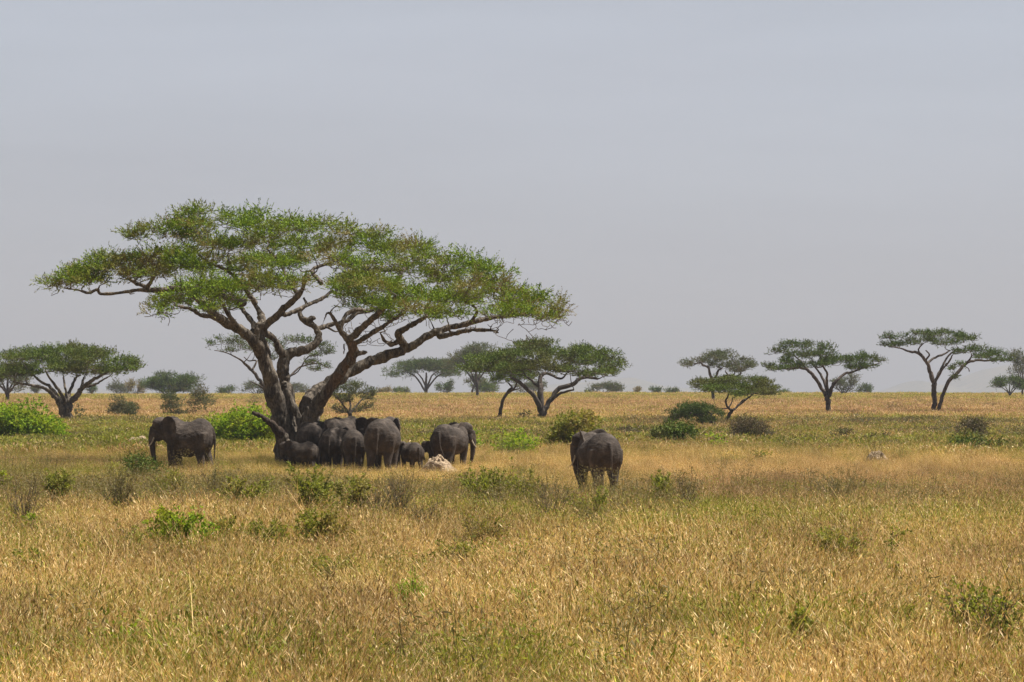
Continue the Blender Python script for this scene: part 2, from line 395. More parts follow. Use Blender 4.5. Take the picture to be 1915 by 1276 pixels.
def tree(name, label, cat, base, Y, limbs, pads, mat_leaf, mat_bark, seed, dens=26, L_=.45, K=8, leaf=(.16, .05), group=None,
         depth_k=.8, twigs=6, both=True, r_tip=.02, dome=True, trunk_part='trunk', umb=.55, sides=8, clump=-.12):
    """limbs: lists of (px, py, radius_px, depth_m); pads: (cx, cy, rx, ry) in photo pixels at distance Y, turned into metres"""
    rng = np.random.default_rng(seed); s = Y / FPX / CP
    b = base if len(base) == 3 else G(*base)
    root = empty(name, b); tag(root, label, cat, group)
    def loc(px, py, dy=0.):
        q = P(px, py, Y + dy); return q - b
    tb = Tubes(); nodes = []; nr = []
    for lb in limbs:
        pts = np.array([np.concatenate([loc(q[0], q[1], q[3] if len(q) > 3 else 0.), [q[2] * s]]) for q in lb])
        c = catmull(pts, 4); jit = rng.normal(0, 1, (len(c), 3)) * c[:, 3:4] * .18; jit[0] = 0
        pp = c[:, :3] + jit; rr = np.maximum(c[:, 3] * (1 + rng.normal(0, .05, len(c))), r_tip)
        tb.add(pp, rr, sides)
        nodes += list(pp[2:] if len(pp) > 4 else pp); nr += list(rr[2:] if len(pp) > 4 else rr)
    cxs = np.array([p[0] for p in pads]); cys = np.array([p[1] for p in pads]); rxs = np.array([p[2] for p in pads]); rys = np.array([p[3] for p in pads])
    x0 = (cxs - rxs).min(); x1 = (cxs + rxs).max(); cxm = (x0 + x1) / 2; Wd = (x1 - x0) / 2
    yt = (cys - rys).min(); yb = (cys).max() + 1
    P3 = []
    for k, (cx, cy, rx, ry) in enumerate(pads):
        rr = Wd * (.25 + .75 * ((cy - yt) / (yb - yt)) ** .6)
        dep = math.sqrt(max(0, rr * rr - (cx - cxm) ** 2)) * s * depth_k if dome else Wd * s * .4
        sides_ = (-1, 1) if both else (rng.choice([-1, 1]),)
        for sg in sides_:
            dd = sg * dep * rng.uniform(.45, 1.0)
            q = loc(cx + rng.normal(0, rx * .12), cy + rng.normal(0, ry * .15), dd)
            P3.append((q[0], q[1], q[2], rx * s, max(rx * s * 1.15, .2), ry * s))
        if both and dep > 2.2 * rx * s and rng.random() < .6:
            q = loc(cx, cy - ry * .1, rng.uniform(-.3, .3) * dep); P3.append((q[0], q[1], q[2], rx * s, rx * s * 1.1, ry * s))
    P3 = split_pads(P3, rng, 4, .47, .9)
    V, F, st = foliage(P3, dens * 1.9, L_, K, (leaf[0] * .82, leaf[1] * .75), rng, clump=(.75, clump))
    mesh_obj('crown', V, F, mat_leaf, root)
    tg = []
    for (p3, (pos, d)) in zip(P3, st):
        c0 = np.array(p3[:3]); c0[2] -= p3[5] * .35; tg.append(c0)
        for _ in range(max(1, twigs // 3 + 1)):
            tg.append(pos[rng.integers(len(pos))])
    grow(nodes, nr, tg, rng, tb, r_tip)
    tb.build(trunk_part, mat_bark, root)
    return root

# ------------------------------------------------------------------ main tree
def Z4(X, Y_): return 370 + X / 3.9875, 560 + Y_ / 3.9875
def Z2(X, Y_): return 550 + X / 3.482, 370 + Y_ / 3.482
def Z1(X, Y_): return 50 + X / 3.482, 370 + Y_ / 3.482
def z4(*q): return [(*Z4(a, b), r / 3.9875, d) for a, b, r, d in q]
def main_tree():
    rng = np.random.default_rng(11); Y = 180.0; s = Y / FPX / CP; b = G(565, 872)
    Y = float(b[1]); root = empty('umbrella_acacia', b)
    tag(root, 'largest spreading flat-topped acacia, with thick forked trunk, shading the elephant herd', 'tree')
    def loc(px, py, dy=0.): return P(px, py, Y + dy) - b
    A = [
        z4((680, 1300, 92, 0), (655, 1020, 84, 0), (612, 850, 72, -.1), (568, 700, 67, -.3), (508, 500, 52, -.7), (440, 350, 45, -1.2), (330, 240, 40, -1.8), (215, 178, 36, -2.4), (130, 120, 30, -3), (60, 50, 22, -3.4), (-10, 0, 15, -3.8), (-80, -40, 10, -4)),
        z4((640, 1200, 70, .3), (700, 1000, 52, .2), (690, 900, 40, .1), (660, 800, 34, .1), (600, 690, 30, 0)),
        z4((740, 1150, 50, -.3), (770, 950, 30, -.3), (720, 820, 26, -.2), (660, 680, 28, 0), (640, 620, 30, .1)),
        z4((530, 540, 42, -.5), (500, 400, 44, -.3), (462, 300, 40, 0), (458, 230, 38, .2), (480, 160, 34, .4), (455, 90, 22, .8), (420, 30, 16, 1.2), (380, -50, 12, 1.6)),
        z4((470, 210, 34, .2), (550, 160, 30, 0), (630, 80, 28, -.4), (700, 20, 24, -.8), (770, -60, 18, -1.2), (800, -150, 12, -1.5)),
        z4((640, 120, 18, -.3), (740, 85, 17, 0), (830, 35, 16, .5), (920, 0, 15, 1), (1000, -60, 11, 1.6)),
        z4((400, 260, 25, .6), (420, 190, 22, 1.5), (360, 110, 18, 2.5), (300, 20, 14, 3.5), (250, -60, 10, 4.5)),
        z4((330, 230, 24, -1.8), (270, 170, 20, -2.6), (210, 90, 16, -3.2), (190, 30, 11, -4)),
        z4((730, 1200, 60, .8), (700, 900, 52, .8), (670, 720, 45, .9), (642, 560, 44, 1), (640, 470, 42, 1.1), (665, 420, 40, 1.2), (740, 390, 38, 1.3), (820, 370, 35, 1.5), (885, 320, 28, 1.7), (900, 270, 25, 1.8), (880, 215, 24, 1.9), (830, 180, 26, 1.9), (800, 160, 26, 1.9), (765, 125, 20, 2.0), (765, 80, 17, 2.2), (810, 40, 14, 2.6), (790, -10, 10, 3)),
        z4((650, 430, 34, 1.1), (600, 360, 27, .9), (570, 295, 24, .6), (520, 262, 26, .3), (480, 250, 30, .1)),
        z4((875, 225, 18, 1.9), (930, 205, 17, 2.2), (1010, 185, 18, 2.6), (1110, 160, 18, 3), (1190, 100, 17, 3.4), (1280, 90, 14, 4), (1380, 50, 10, 4.6)),
        z4((810, 165, 24, 1.9), (850, 145, 22, 1.9), (872, 140, 12, 1.9)),
        z4((760, 1250, 80, -.2), (820, 930, 62, -.5), (890, 790, 54, -.8), (960, 690, 46, -1.1), (1050, 560, 42, -1.5), (1130, 450, 42, -1.9), (1165, 385, 40, -2.1), (1120, 300, 26, -2.4), (1065, 235, 22, -2.6), (1030, 175, 16, -2.8), (1000, 120, 12, -2.9), (970, 100, 9, -3), (950, 130, 7, -3), (930, 188, 4, -3)),
        z4((1160, 400, 28, -2.1), (1200, 405, 20, -2), (1260, 392, 11, -1.9)),
        z4((1120, 310, 26, -2.4), (1190, 250, 28, -2.8), (1260, 180, 26, -3.3), (1330, 120, 23, -4), (1400, 50, 17, -4.8), (1480, -30, 12, -5.6)),
        z4((1150, 340, 22, -2.3), (1220, 300, 20, -2.4), (1300, 250, 19, -2.8), (1370, 210, 16, -3.2), (1440, 160, 13, -3.6), (1530, 110, 10, -4)),
        z4((1060, 240, 18, -2.6), (1085, 160, 17, -2.5), (1110, 110, 16, -2.2), (1190, 75, 17, -1.8), (1260, 85, 12, -1.2), (1350, 70, 9, -.6)),
        z4((1090, 330, 6, -2.4), (1092, 370, 8, -2.4), (1088, 415, 4, -2.4)),
        z4((720, 1250, 80, .6), (790, 860, 60, .8), (850, 750, 66, 1), (930, 660, 60, 1.3), (1060, 590, 50, 1.7), (1200, 505, 43, 2.2), (1350, 440, 40, 2.6), (1500, 390, 36, 3), (1595, 350, 32, 3.2)),
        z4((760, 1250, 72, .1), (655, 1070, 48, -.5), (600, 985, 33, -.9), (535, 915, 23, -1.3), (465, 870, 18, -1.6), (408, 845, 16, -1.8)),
        z4((850, 930, 40, .6), (890, 880, 24, .9), (925, 850, 10, 1.1)),
        z4((850, 1020, 60, .6), (760, 1100, 70, .2), (720, 1260, 85, 0)),
    ]
    D0 = A[-4][-1]
    A.append([D0] + [(*Z2(a, c), r / 3.482, d) for a, c, r, d in ((800, 945, 26, 3.4), (900, 885, 25, 3.6), (1000, 848, 22, 3.8), (1100, 828, 20, 4), (1200, 800, 18, 4.2), (1300, 780, 15, 4.4), (1430, 768, 11, 4.6), (1540, 745, 8, 4.8))])
    A.append([(*Z2(a, c), r / 3.482, d) for a, c, r, d in ((940, 905, 20, 3.6), (1020, 890, 17, 3), (1110, 868, 15, 2.5), (1200, 860, 13, 2), (1300, 868, 10, 1.5), (1330, 880, 6, 1.3))])
    A.append([(*Z2(a, c), r / 3.482, d) for a, c, r, d in ((730, 975, 28, 3.2), (695, 930, 26, 2.8), (680, 880, 24, 2.4), (730, 850, 20, 2), (790, 815, 16, 1.4), (870, 770, 12, .8))])
    A.append([(*Z2(a, c), r / 3.482, d) for a, c, r, d in ((690, 930, 18, 2.8), (640, 955, 14, 2.6), (590, 930, 10, 2.3), (560, 880, 7, 2))])
    A.append([(*Z2(a, c), r / 3.482, d) for a, c, r, d in ((1150, 815, 12, 4), (1190, 745, 11, 3.8), (1160, 690, 9, 3.5), (1120, 640, 7, 3.2))])
    A.append([(*Z1(a, c), r / 3.482, d) for a, c, r, d in ((1250, 775, 30, -2.6), (1190, 772, 18, -2.8), (1130, 765, 14, -3), (1090, 735, 13, -3.3), (1030, 715, 11, -3.6), (960, 700, 8, -4))])
    A.append([(*Z1(a, c), r / 3.482, d) for a, c, r, d in ((1420, 690, 26, 1.4), (1300, 650, 20, 2), (1150, 600, 18, 2.2), (1000, 590, 20, 2.2), (860, 605, 20, 2), (740, 600, 14, 1.8), (620, 618, 12, 1.6), (480, 625, 11, 1.5), (465, 595, 9, 1.4), (400, 620, 10, 1.3), (330, 600, 8, 1.2), (250, 590, 6, 1))])
    A.append([(*Z1(a, c), r / 3.482, d) for a, c, r, d in ((800, 600, 16, 2), (760, 575, 14, 2.2), (690, 545, 12, 2.5), (640, 490, 9, 3))])
    A.append([(*Z1(a, c), r / 3.482, d) for a, c, r, d in ((780, 590, 16, 2), (810, 545, 13, 1.6), (830, 500, 9, 1))])
    A.append([(*Z1(a, c), r / 3.482, d) for a, c, r, d in ((1490, 690, 20, -.3), (1400, 560, 14, -1), (1300, 470, 12, -1.5), (1180, 420, 10, -2), (1080, 330, 8, -2))])
    A.append([(*Z1(a, c), r / 3.482, d) for a, c, r, d in ((1760, 620, 17, -.9), (1690, 520, 12, 0), (1650, 420, 10, .5), (1560, 330, 8, 1))])
    A.append([(*Z2(a, c), r / 3.482, d) for a, c, r, d in ((180, 560, 14, 1.6), (120, 470, 13, 2.2), (240, 420, 11, 2.6), (330, 350, 8, 3))])
    A.append([(*Z2(a, c), r / 3.482, d) for a, c, r, d in ((560, 740, 16, -4.6), (640, 600, 13, -4), (700, 480, 12, -2), (620, 475, 10, -1.2), (540, 478, 7, -.6))])
    A.append([(*Z2(a, c), r / 3.482, d) for a, c, r, d in ((700, 480, 12, -2), (770, 420, 9, -1), (860, 380, 6, 0))])
    big = Tubes(); small = Tubes(); nodes = []; nr = []
    for i, lb in enumerate(A):
        pts = np.array([np.concatenate([loc(q[0], q[1], q[3]), [q[2] * s]]) for q in lb])
        c = catmull(pts, 5); jit = rng.normal(0, 1, (len(c), 3)) * c[:, 3:4] * .10; jit[0] = 0
        pp = c[:, :3] + jit; rr = np.maximum(c[:, 3] * (1 + rng.normal(0, .05, len(c))), .025)
        big.add(pp, rr, 12)
        if i != 19: nodes += list(pp[5:]); nr += list(rr[5:])
    nodes = [q for q in nodes]; keep = [k for k, q in enumerate(nodes) if q[2] > 5.6]
    nodes = [nodes[k] for k in keep]; nr = [nr[k] for k in keep]
    tr = big.build('trunk', M_bark, root)
    rm = tr.modifiers.new('r', 'REMESH'); rm.mode = 'VOXEL'; rm.voxel_size = .05; rm.use_smooth_shade = True
    dg = bpy.context.evaluated_depsgraph_get(); me = bpy.data.meshes.new_from_object(tr.evaluated_get(dg)); tr.modifiers.clear(); tr.data = me
    if not me.materials: me.materials.append(M_bark)
    me.materials.append(M_bark_red)
    co = np.empty(len(me.vertices) * 3, np.float32); me.vertices.foreach_get('co', co); co = co.reshape(-1, 3)
    no = np.empty(len(me.vertices) * 3, np.float32); me.vertices.foreach_get('normal', no); no = no.reshape(-1, 3)
    amp = np.clip(1.3 - co[:, 2] / 8, .25, 1)
    d = np.array([mnoise.fractal(Vector((float(c[0]) * 4.2, float(c[1]) * 4.2, float(c[2]) * .8)), 1, 2, 4) for c in co])
    d2 = np.array([mnoise.noise(Vector((float(c[0]) * 1.7, float(c[1]) * 1.7, float(c[2]) * 1.2))) for c in co])
    co = co + no * ((d * .06 + d2 * .05) * amp)[:, None]
    me.vertices.foreach_set('co', co.astype(np.float32).ravel())
    # stripped reddish wood along the inner leaning limb
    pc = np.array([loc(*Z4(a, c_), dd) for a, c_, dd in ((930, 760, -1), (1000, 640, -1.3), (1090, 510, -1.7), (1150, 420, -2), (1150, 340, -2.3))])
    mi = np.zeros(len(me.polygons), np.int32); cen = np.empty(len(me.polygons) * 3, np.float32); me.polygons.foreach_get('center', cen); cen = cen.reshape(-1, 3)
    seg = catmull(pc, 6); dd = np.min(np.linalg.norm(cen[:, None, :] - seg[None], axis=2), axis=1); mi[dd < .27] = 1
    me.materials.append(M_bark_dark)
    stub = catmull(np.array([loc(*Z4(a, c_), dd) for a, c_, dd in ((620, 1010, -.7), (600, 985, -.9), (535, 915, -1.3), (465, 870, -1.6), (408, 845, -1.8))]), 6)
    dd = np.min(np.linalg.norm(cen[:, None, :] - stub[None], axis=2), axis=1); mi[dd < .30] = 2  # stub faces get the bark with painted-in shade
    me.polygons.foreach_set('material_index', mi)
    me.polygons.foreach_set('use_smooth', np.ones(len(me.polygons), bool)); me.update()
    pads = [(105, 532, 36, 17), (140, 515, 45, 20), (185, 500, 48, 20), (235, 490, 50, 22), (285, 488, 50, 22), (255, 440, 28, 14), (295, 425, 42, 18), (345, 408, 42, 17), (388, 400, 42, 15),
            (330, 445, 50, 18), (380, 435, 50, 20), (350, 480, 58, 22), (420, 470, 58, 22), (440, 420, 40, 17), (485, 414, 42, 15), (520, 432, 55, 20), (560, 425, 45, 18), (608, 422, 38, 16), (642, 432, 26, 12),
            (470, 455, 50, 20), (560, 460, 50, 20), (610, 465, 45, 20), (690, 445, 36, 12), (715, 468, 46, 18), (765, 465, 46, 15), (800, 478, 48, 18), (850, 487, 46, 16), (885, 502, 42, 18), (920, 522, 42, 20),
            (950, 540, 36, 16), (650, 490, 48, 20), (700, 500, 50, 22), (760, 505, 52, 20), (820, 518, 52, 20), (870, 530, 50, 20), (560, 495, 48, 18), (500, 490, 50, 18), (440, 500, 50, 20), (180, 520, 50, 20), (240, 515, 50, 18), (300, 510, 50, 18), (370, 508, 50, 20),
            (310, 565, 36, 18), (345, 560, 50, 18), (390, 550, 50, 18), (420, 570, 45, 14), (440, 535, 52, 18), (500, 530, 52, 18), (545, 528, 38, 16), (295, 582, 22, 14), (400, 582, 30, 10), (360, 545, 45, 15),
            (640, 530, 40, 20), (675, 528, 48, 22), (720, 540, 52, 22), (660, 560, 44, 17), (710, 570, 48, 17), (765, 560, 52, 20), (820, 560, 52, 20), (870, 565, 50, 20), (925, 565, 50, 18), (965, 560, 42, 18), (1000, 562, 40, 17), (1040, 572, 30, 20),
            (780, 590, 40, 12), (850, 590, 40, 12), (930, 588, 45, 10), (985, 582, 40, 12), (1030, 592, 30, 8), (725, 590, 30, 10)]
    cxm, Wd = 572, 505; yt, yb = 388, 600; P3 = []
    for k, (cx, cy, rx, ry) in enumerate(pads):
        u_ = min(1, max(0, (cy - yt) / (yb - yt))); rr = Wd * (.15 + .75 * u_ ** .8)
        dep = math.sqrt(max(0, rr * rr - ((cx - cxm) * .95) ** 2)) * s * .8
        for sg in (-1, 1):
            q = loc(cx + rng.normal(0, 4), cy + rng.normal(0, 2.5), sg * dep * rng.uniform(.35, 1.0) + rng.normal(0, .3))
            P3.append((q[0], q[1], q[2], rx * s * .9, rx * s * 1.05, ry * s * .95))
    P3 = split_pads(P3, rng, 3, .50, .7)
    P3 = [(a, b_, c_, d_, e_, f_ * .8) for a, b_, c_, d_, e_, f_ in P3]
    V, F, st = foliage(P3, 50, .58, 15, (.13, .038), rng, up=.50, spread=1.15, low=-.4, algn=1.3, clump=(1.0, -.10))
    mesh_obj('crown', V, F, M_leaf_main, root)
    tg = []
    for p3, (pos, d) in zip(P3, st):
        c0 = np.array(p3[:3]); c0[2] -= p3[5] * .5; tg.append(c0)
        for _ in range(4):
            q = pos[rng.integers(len(pos))] + rng.normal(0, .1, 3); tg.append(q)
        if rng.random() < .5:      # bare tips hanging under the rim of the crown
            o2 = c0 + np.array([rng.normal(0, p3[3] * .6), rng.normal(0, p3[4] * .6), -rng.uniform(.1, .55)]); tg.append(o2)
    # bare hanging twigs along the underside on the right and at the left tip
    for (x_, y_, w_, h_, k_) in ((700, 600, 60, 20, 30), (690, 630, 50, 18, 30), (930, 612, 60, 16, 26), (1030, 605, 40, 9, 16), (960, 640, 40, 10, 7)):
        for _ in range(k_):
            tg.append(loc(x_ + rng.uniform(-1, 1) * w_, y_ + rng.uniform(-1, 1) * h_, rng.uniform(-1.2, 2.2)))
    grow(nodes, nr, tg, rng, small, .016, wiggle=.2, sides=5, cost_up=.6, rmul=.9)
    small.build('branchwork', M_bark, root)
    return root
main_tree()

# ------------------------------------------------------------------ other trees
def zz(sc, ox, oy, *q):
    return [tuple([ox + a[0] / sc, oy + a[1] / sc, a[2] / sc] + list(a[3:])) for a in q]
F3 = 6.38   # zoom of [0,640,300,840]
g3 = lambda *q: zz(F3, 0, 640, *q)
b = G(125, 790)
tree('umbrella_acacia', 'wide low acacia at the left edge with many pale splayed limbs above the green bush', 'tree', b, float(b[1]),
     [g3((800, 960, 62), (800, 850, 58), (810, 740, 50), (840, 690, 40)),
      g3((760, 860, 45), (700, 720, 30, -.5), (620, 620, 26, -1), (540, 555, 22, -1.5), (400, 520, 18, -2), (280, 500, 14, -2.5), (150, 470, 10, -3)),
      g3((780, 760, 40), (690, 650, 26, 1), (600, 540, 20, 1.5), (500, 480, 17, 2), (400, 400, 13, 2.5), (340, 340, 9, 3)),
      g3((780, 740, 36), (730, 620, 22, -1), (660, 520, 18, -1.6), (590, 430, 14, -2), (540, 340, 9, -2.4)),
      g3((800, 720, 34), (790, 600, 16, 0), (770, 500, 14, .5), (760, 400, 9, 1)),
      g3((820, 720, 34), (830, 600, 20, 1), (870, 500, 18, 1.5), (910, 420, 14, 2), (960, 390, 9, 2.4)),
      g3((850, 700, 40), (930, 620, 32, -.6), (990, 540, 26, -1), (1080, 470, 22, -1.5), (1180, 410, 18, -2), (1260, 370, 14, -2.5), (1350, 330, 9, -3)),
      g3((960, 600, 24, .5), (980, 500, 18, 1), (1000, 420, 12, 1.6)),
      g3((990, 545, 20, -1), (1120, 510, 14, -1), (1210, 460, 11, -1), (1290, 415, 8, -1))],
     [(12, 690, 42, 10), (40, 676, 42, 11), (60, 664, 38, 9), (100, 658, 42, 9), (135, 654, 36, 7), (165, 664, 40, 10), (200, 666, 34, 9), (222, 680, 34, 8), (255, 684, 18, 5), (238, 692, 24, 5), (80, 680, 45, 11), (125, 676, 45, 11),
      (170, 682, 42, 10), (110, 694, 42, 7), (160, 695, 40, 6), (30, 694, 34, 7), (200, 695, 30, 6), (60, 699, 30, 5), (5, 705, 24, 6)],
     M_leaf_mid, M_bark, 3, dens=11, L_=.55, K=8, leaf=(.24, .085), r_tip=.028, twigs=5)

# thin tree behind the big trunk
f5 = 5.632
g5 = lambda *q: zz(f5, 380, 620, *q)
tree('umbrella_acacia', 'tall thin grey acacia seen through the forks of the biggest tree', 'tree', B(505, 330), 330,
     [g5((700, 800, 26), (650, 610, 22), (600, 520, 19), (530, 430, 17), (470, 370, 16), (390, 300, 10, -1), (260, 230, 6, -2), (120, 200, 4, -3)),
      g5((650, 610, 12), (560, 555, 7, .5), (500, 525, 5, 1)),
      g5((520, 400, 12), (560, 310, 9, 1), (480, 310, 6, 1.5), (430, 270, 5, 2)),
      g5((700, 700, 20), (800, 560, 15, 1), (930, 460, 11, 1.5), (1010, 380, 9, 2), (1120, 350, 7, 2), (1250, 330, 4, 2)),
      g5((930, 465, 8, 1.5), (1000, 420, 6, 1), (1100, 270, 6, 0), (1200, 250, 4, 0))],
     [(392, 644, 12, 4), (420, 638, 20, 6), (440, 636, 22, 6), (455, 648, 22, 8), (430, 654, 16, 4), (470, 655, 15, 7), (545, 637, 24, 6), (570, 637, 22, 6), (595, 648, 20, 5), (615, 652, 18, 5), (520, 650, 14, 8), (512, 670, 12, 6),
      (590, 664, 14, 4), (612, 660, 16, 4), (580, 678, 16, 4), (610, 685, 14, 4), (590, 692, 16, 3), (500, 640, 14, 5)],
     M_leaf_dark, M_bark_far, 4, dens=7, L_=.4, K=7, leaf=(.2, .07), r_tip=.022, twigs=4)

# green pair right of the middle
f7 = 3.83
g7 = lambda *q: zz(f7, 700, 620, *q)
b = G(1013, 789)
tree('umbrella_acacia', 'dense green umbrella acacia with forked dark trunk, right of the biggest tree', 'tree', b, float(b[1]),
     [g7((1205, 650, 34), (1200, 560, 28), (1190, 480, 24), (1195, 400, 20, .5), (1190, 330, 15, 1), (1240, 300, 11, 1.5), (1330, 340, 8, 1.8), (1380, 300, 6, 2)),
      g7((1200, 570, 20), (1150, 470, 17, -1), (1090, 410, 15, -1.6), (1040, 365, 13, -2), (980, 330, 8, -2.6)),
      g7((1210, 580, 22), (1260, 490, 18, .4), (1330, 410, 17, .8), (1420, 380, 15, 1), (1500, 330, 12, 1.4), (1600, 340, 8, 1.8)),
      g7((1270, 490, 12), (1340, 440, 9, -1), (1430, 418, 6, -1.6)),
      g7((1200, 410, 14, .5), (1150, 370, 10, 1.5), (1100, 330, 7, 2))],
     [(885, 690, 28, 7), (910, 678, 40, 8), (950, 666, 42, 9), (990, 652, 44, 9), (1020, 648, 42, 8), (1055, 655, 42, 9), (1090, 660, 40, 8), (1120, 670, 34, 9), (1145, 685, 24, 9), (1140, 697, 22, 7), (1100, 680, 42, 9),
      (1050, 675, 45, 10), (1000, 672, 45, 10), (950, 685, 45, 10), (1010, 688, 42, 8), (1060, 692, 40, 7), (1100, 698, 38, 6), (900, 694, 26, 5), (975, 692, 40, 8), (930, 672, 40, 9)],
     M_leaf_mid, M_bark_far, 5, dens=11, L_=.5, K=8, leaf=(.24, .085), r_tip=.03, twigs=5)
b = G(933, 787)
tree('slender_acacia', 'small lighter green acacia on a thin leaning trunk, in front of the dense umbrella acacia', 'tree', b, float(b[1]),
     [g7((890, 640, 18), (905, 560, 13), (925, 490, 11), (960, 430, 10), (985, 400, 8), (960, 370, 5, .5)),
      g7((965, 430, 8), (1005, 405, 7, -.4), (1020, 370, 5, -.8)), g7((940, 455, 7), (990, 425, 5, .6), (1040, 410, 3, 1))],
     [(925, 690, 26, 9), (950, 682, 30, 9), (980, 684, 26, 9), (940, 702, 24, 9), (965, 703, 30, 10), (990, 700, 20, 9), (925, 712, 14, 7), (955, 708, 26, 6)],
     M_leaf_mid, M_bark_far, 6, dens=14, L_=.4, K=8, leaf=(.22, .075), r_tip=.02, twigs=4)

# right-hand trees
f8 = 4.908
g8 = lambda *q: zz(f8, 1200, 590, *q)
b = G(1549, 775)
tree('umbrella_acacia', 'dark acacia with a straight trunk and tiered crown, second from the right edge', 'tree', b, float(b[1]),
     [g8((1715, 905, 24), (1712, 800, 24), (1705, 730, 26), (1690, 700, 26)),
      g8((1690, 740, 18), (1640, 650, 17), (1580, 560, 16, -.5), (1520, 500, 15, -.8), (1450, 480, 11, -1), (1350, 490, 9, -1.2), (1250, 480, 7, -1.4)),
      g8((1700, 720, 16), (1680, 620, 14, .6), (1640, 540, 11, 1), (1590, 470, 8, 1.5), (1560, 400, 6, 2)),
      g8((1710, 720, 15), (1700, 600, 12, -.6), (1700, 520, 10, -1), (1660, 450, 8, -1.6), (1690, 380, 5, -2)),
      g8((1720, 740, 20), (1750, 650, 17), (1800, 590, 14), (1860, 540, 12, .6), (1960, 510, 10, 1), (2060, 470, 8, 1.4), (2150, 450, 6, 1.6)),
      g8((1520, 500, 10, -.8), (1460, 420, 8, -1), (1400, 370, 6, -1.4))],
     [(1475, 647, 22, 6), (1505, 648, 30, 7), (1535, 650, 24, 6), (1450, 658, 14, 5), (1470, 664, 26, 7), (1505, 664, 32, 8), (1540, 662, 28, 7), (1470, 676, 18, 5), (1435, 686, 18, 4), (1460, 689, 26, 5), (1490, 685, 24, 5), (1560, 662, 14, 5),
      (1550, 676, 26, 6), (1580, 672, 28, 6), (1600, 675, 26, 6), (1620, 666, 18, 5), (1640, 676, 18, 5), (1625, 685, 24, 5), (1600, 688, 22, 5), (1530, 680, 22, 5)],
     M_leaf_dark, M_bark_far, 7, dens=9, L_=.42, K=8, leaf=(.22, .08), r_tip=.026, twigs=4, depth_k=.7)
f9 = 4.725
g9 = lambda *q: zz(f9, 1540, 590, *q)
b = G(1749, 774)
tree('umbrella_acacia', 'tall open acacia with two diverging trunks and flat crown, near the right edge', 'tree', b, float(b[1]),
     [g9((975, 865, 24), (980, 760, 22), (975, 660, 22), (975, 590, 22), (940, 490, 18), (905, 410, 15, -.4), (850, 340, 14, -.8), (760, 320, 10, -1.2), (680, 290, 7, -1.6), (580, 275, 5, -2)),
      g9((1015, 865, 20), (1030, 770, 17), (1065, 670, 16), (1110, 580, 17), (1180, 510, 16, .3), (1250, 430, 14, .6), (1350, 395, 11, 1), (1450, 400, 8, 1.3), (1560, 390, 6, 1.6)),
      g9((985, 590, 15), (1020, 510, 11, .5), (1065, 420, 10, 1), (1110, 350, 8, 1.5), (1190, 290, 6, 2)),
      g9((1000, 560, 12), (1060, 470, 8, -.6), (1115, 400, 8, -1), (1140, 350, 5, -1.4)),
      g9((920, 420, 12), (990, 370, 10, .8), (1060, 345, 9, 1.4), (1120, 310, 6, 2)),
      g9((900, 400, 9), (935, 350, 7, -1), (905, 310, 5, -1.5)), g9((870, 360, 9, -.8), (840, 300, 7, -1), (880, 250, 5, -1.4)),
      g9((1250, 430, 9, .6), (1300, 380, 7, .4), (1310, 340, 5, .2)), g9((1240, 445, 5, .6), (1280, 470, 4, .5), (1290, 495, 6, .4))],
     [(1660, 630, 14, 4), (1690, 634, 24, 7), (1720, 638, 26, 7), (1650, 645, 10, 4), (1670, 645, 22, 5), (1715, 624, 16, 4), (1740, 628, 26, 6), (1775, 624, 26, 6), (1805, 628, 22, 6), (1820, 633, 14, 4), (1755, 640, 30, 6), (1795, 640, 24, 6),
      (1815, 655, 14, 5), (1835, 655, 22, 6), (1860, 662, 24, 6), (1880, 670, 16, 5), (1840, 668, 24, 5), (1795, 660, 16, 4), (1780, 690, 10, 4), (1795, 683, 9, 4), (1787, 707, 6, 3), (1865, 675, 16, 3)],
     M_leaf_dark, M_bark_far, 8, dens=9, L_=.42, K=8, leaf=(.22, .08), r_tip=.026, twigs=4, depth_k=.7)
f10 = 7.975
g10 = lambda *q: zz(f10, 1260, 640, *q)
tree('slender_acacia', 'grey-green acacia on a thin crooked trunk, rising behind the small spreading one', 'tree', B(1334, 560), 560,
     [g10((590, 900, 26), (580, 700, 22), (575, 570, 22), (540, 480, 20), (515, 380, 16, -1), (430, 340, 15, -1.6), (400, 300, 12, -2), (300, 340, 8, -2)),
      g10((580, 560, 20), (640, 490, 18, 1), (660, 430, 16, 1), (720, 390, 12, 1.4)), g10((580, 600, 20), (700, 540, 16), (800, 490, 14), (770, 440, 9)),
      g10((800, 490, 12), (900, 480, 10, 1), (910, 420, 8, 1)), g10((580, 660, 18), (820, 560, 14, -1), (990, 480, 12, -1.4), (1000, 400, 8, -1.6))],
     [(1290, 682, 18, 6), (1310, 674, 22, 6), (1335, 668, 24, 7), (1350, 664, 24, 6), (1370, 672, 24, 8), (1390, 680, 22, 8), (1340, 680, 26, 7), (1365, 684, 24, 7), (1400, 688, 20, 7), (1385, 692, 18, 4)],
     M_leaf_dusty, M_bark_far, 9, dens=6, L_=.6, K=8, leaf=(.3, .11), r_tip=.035, twigs=4, depth_k=.7)
b = G(1352, 797)
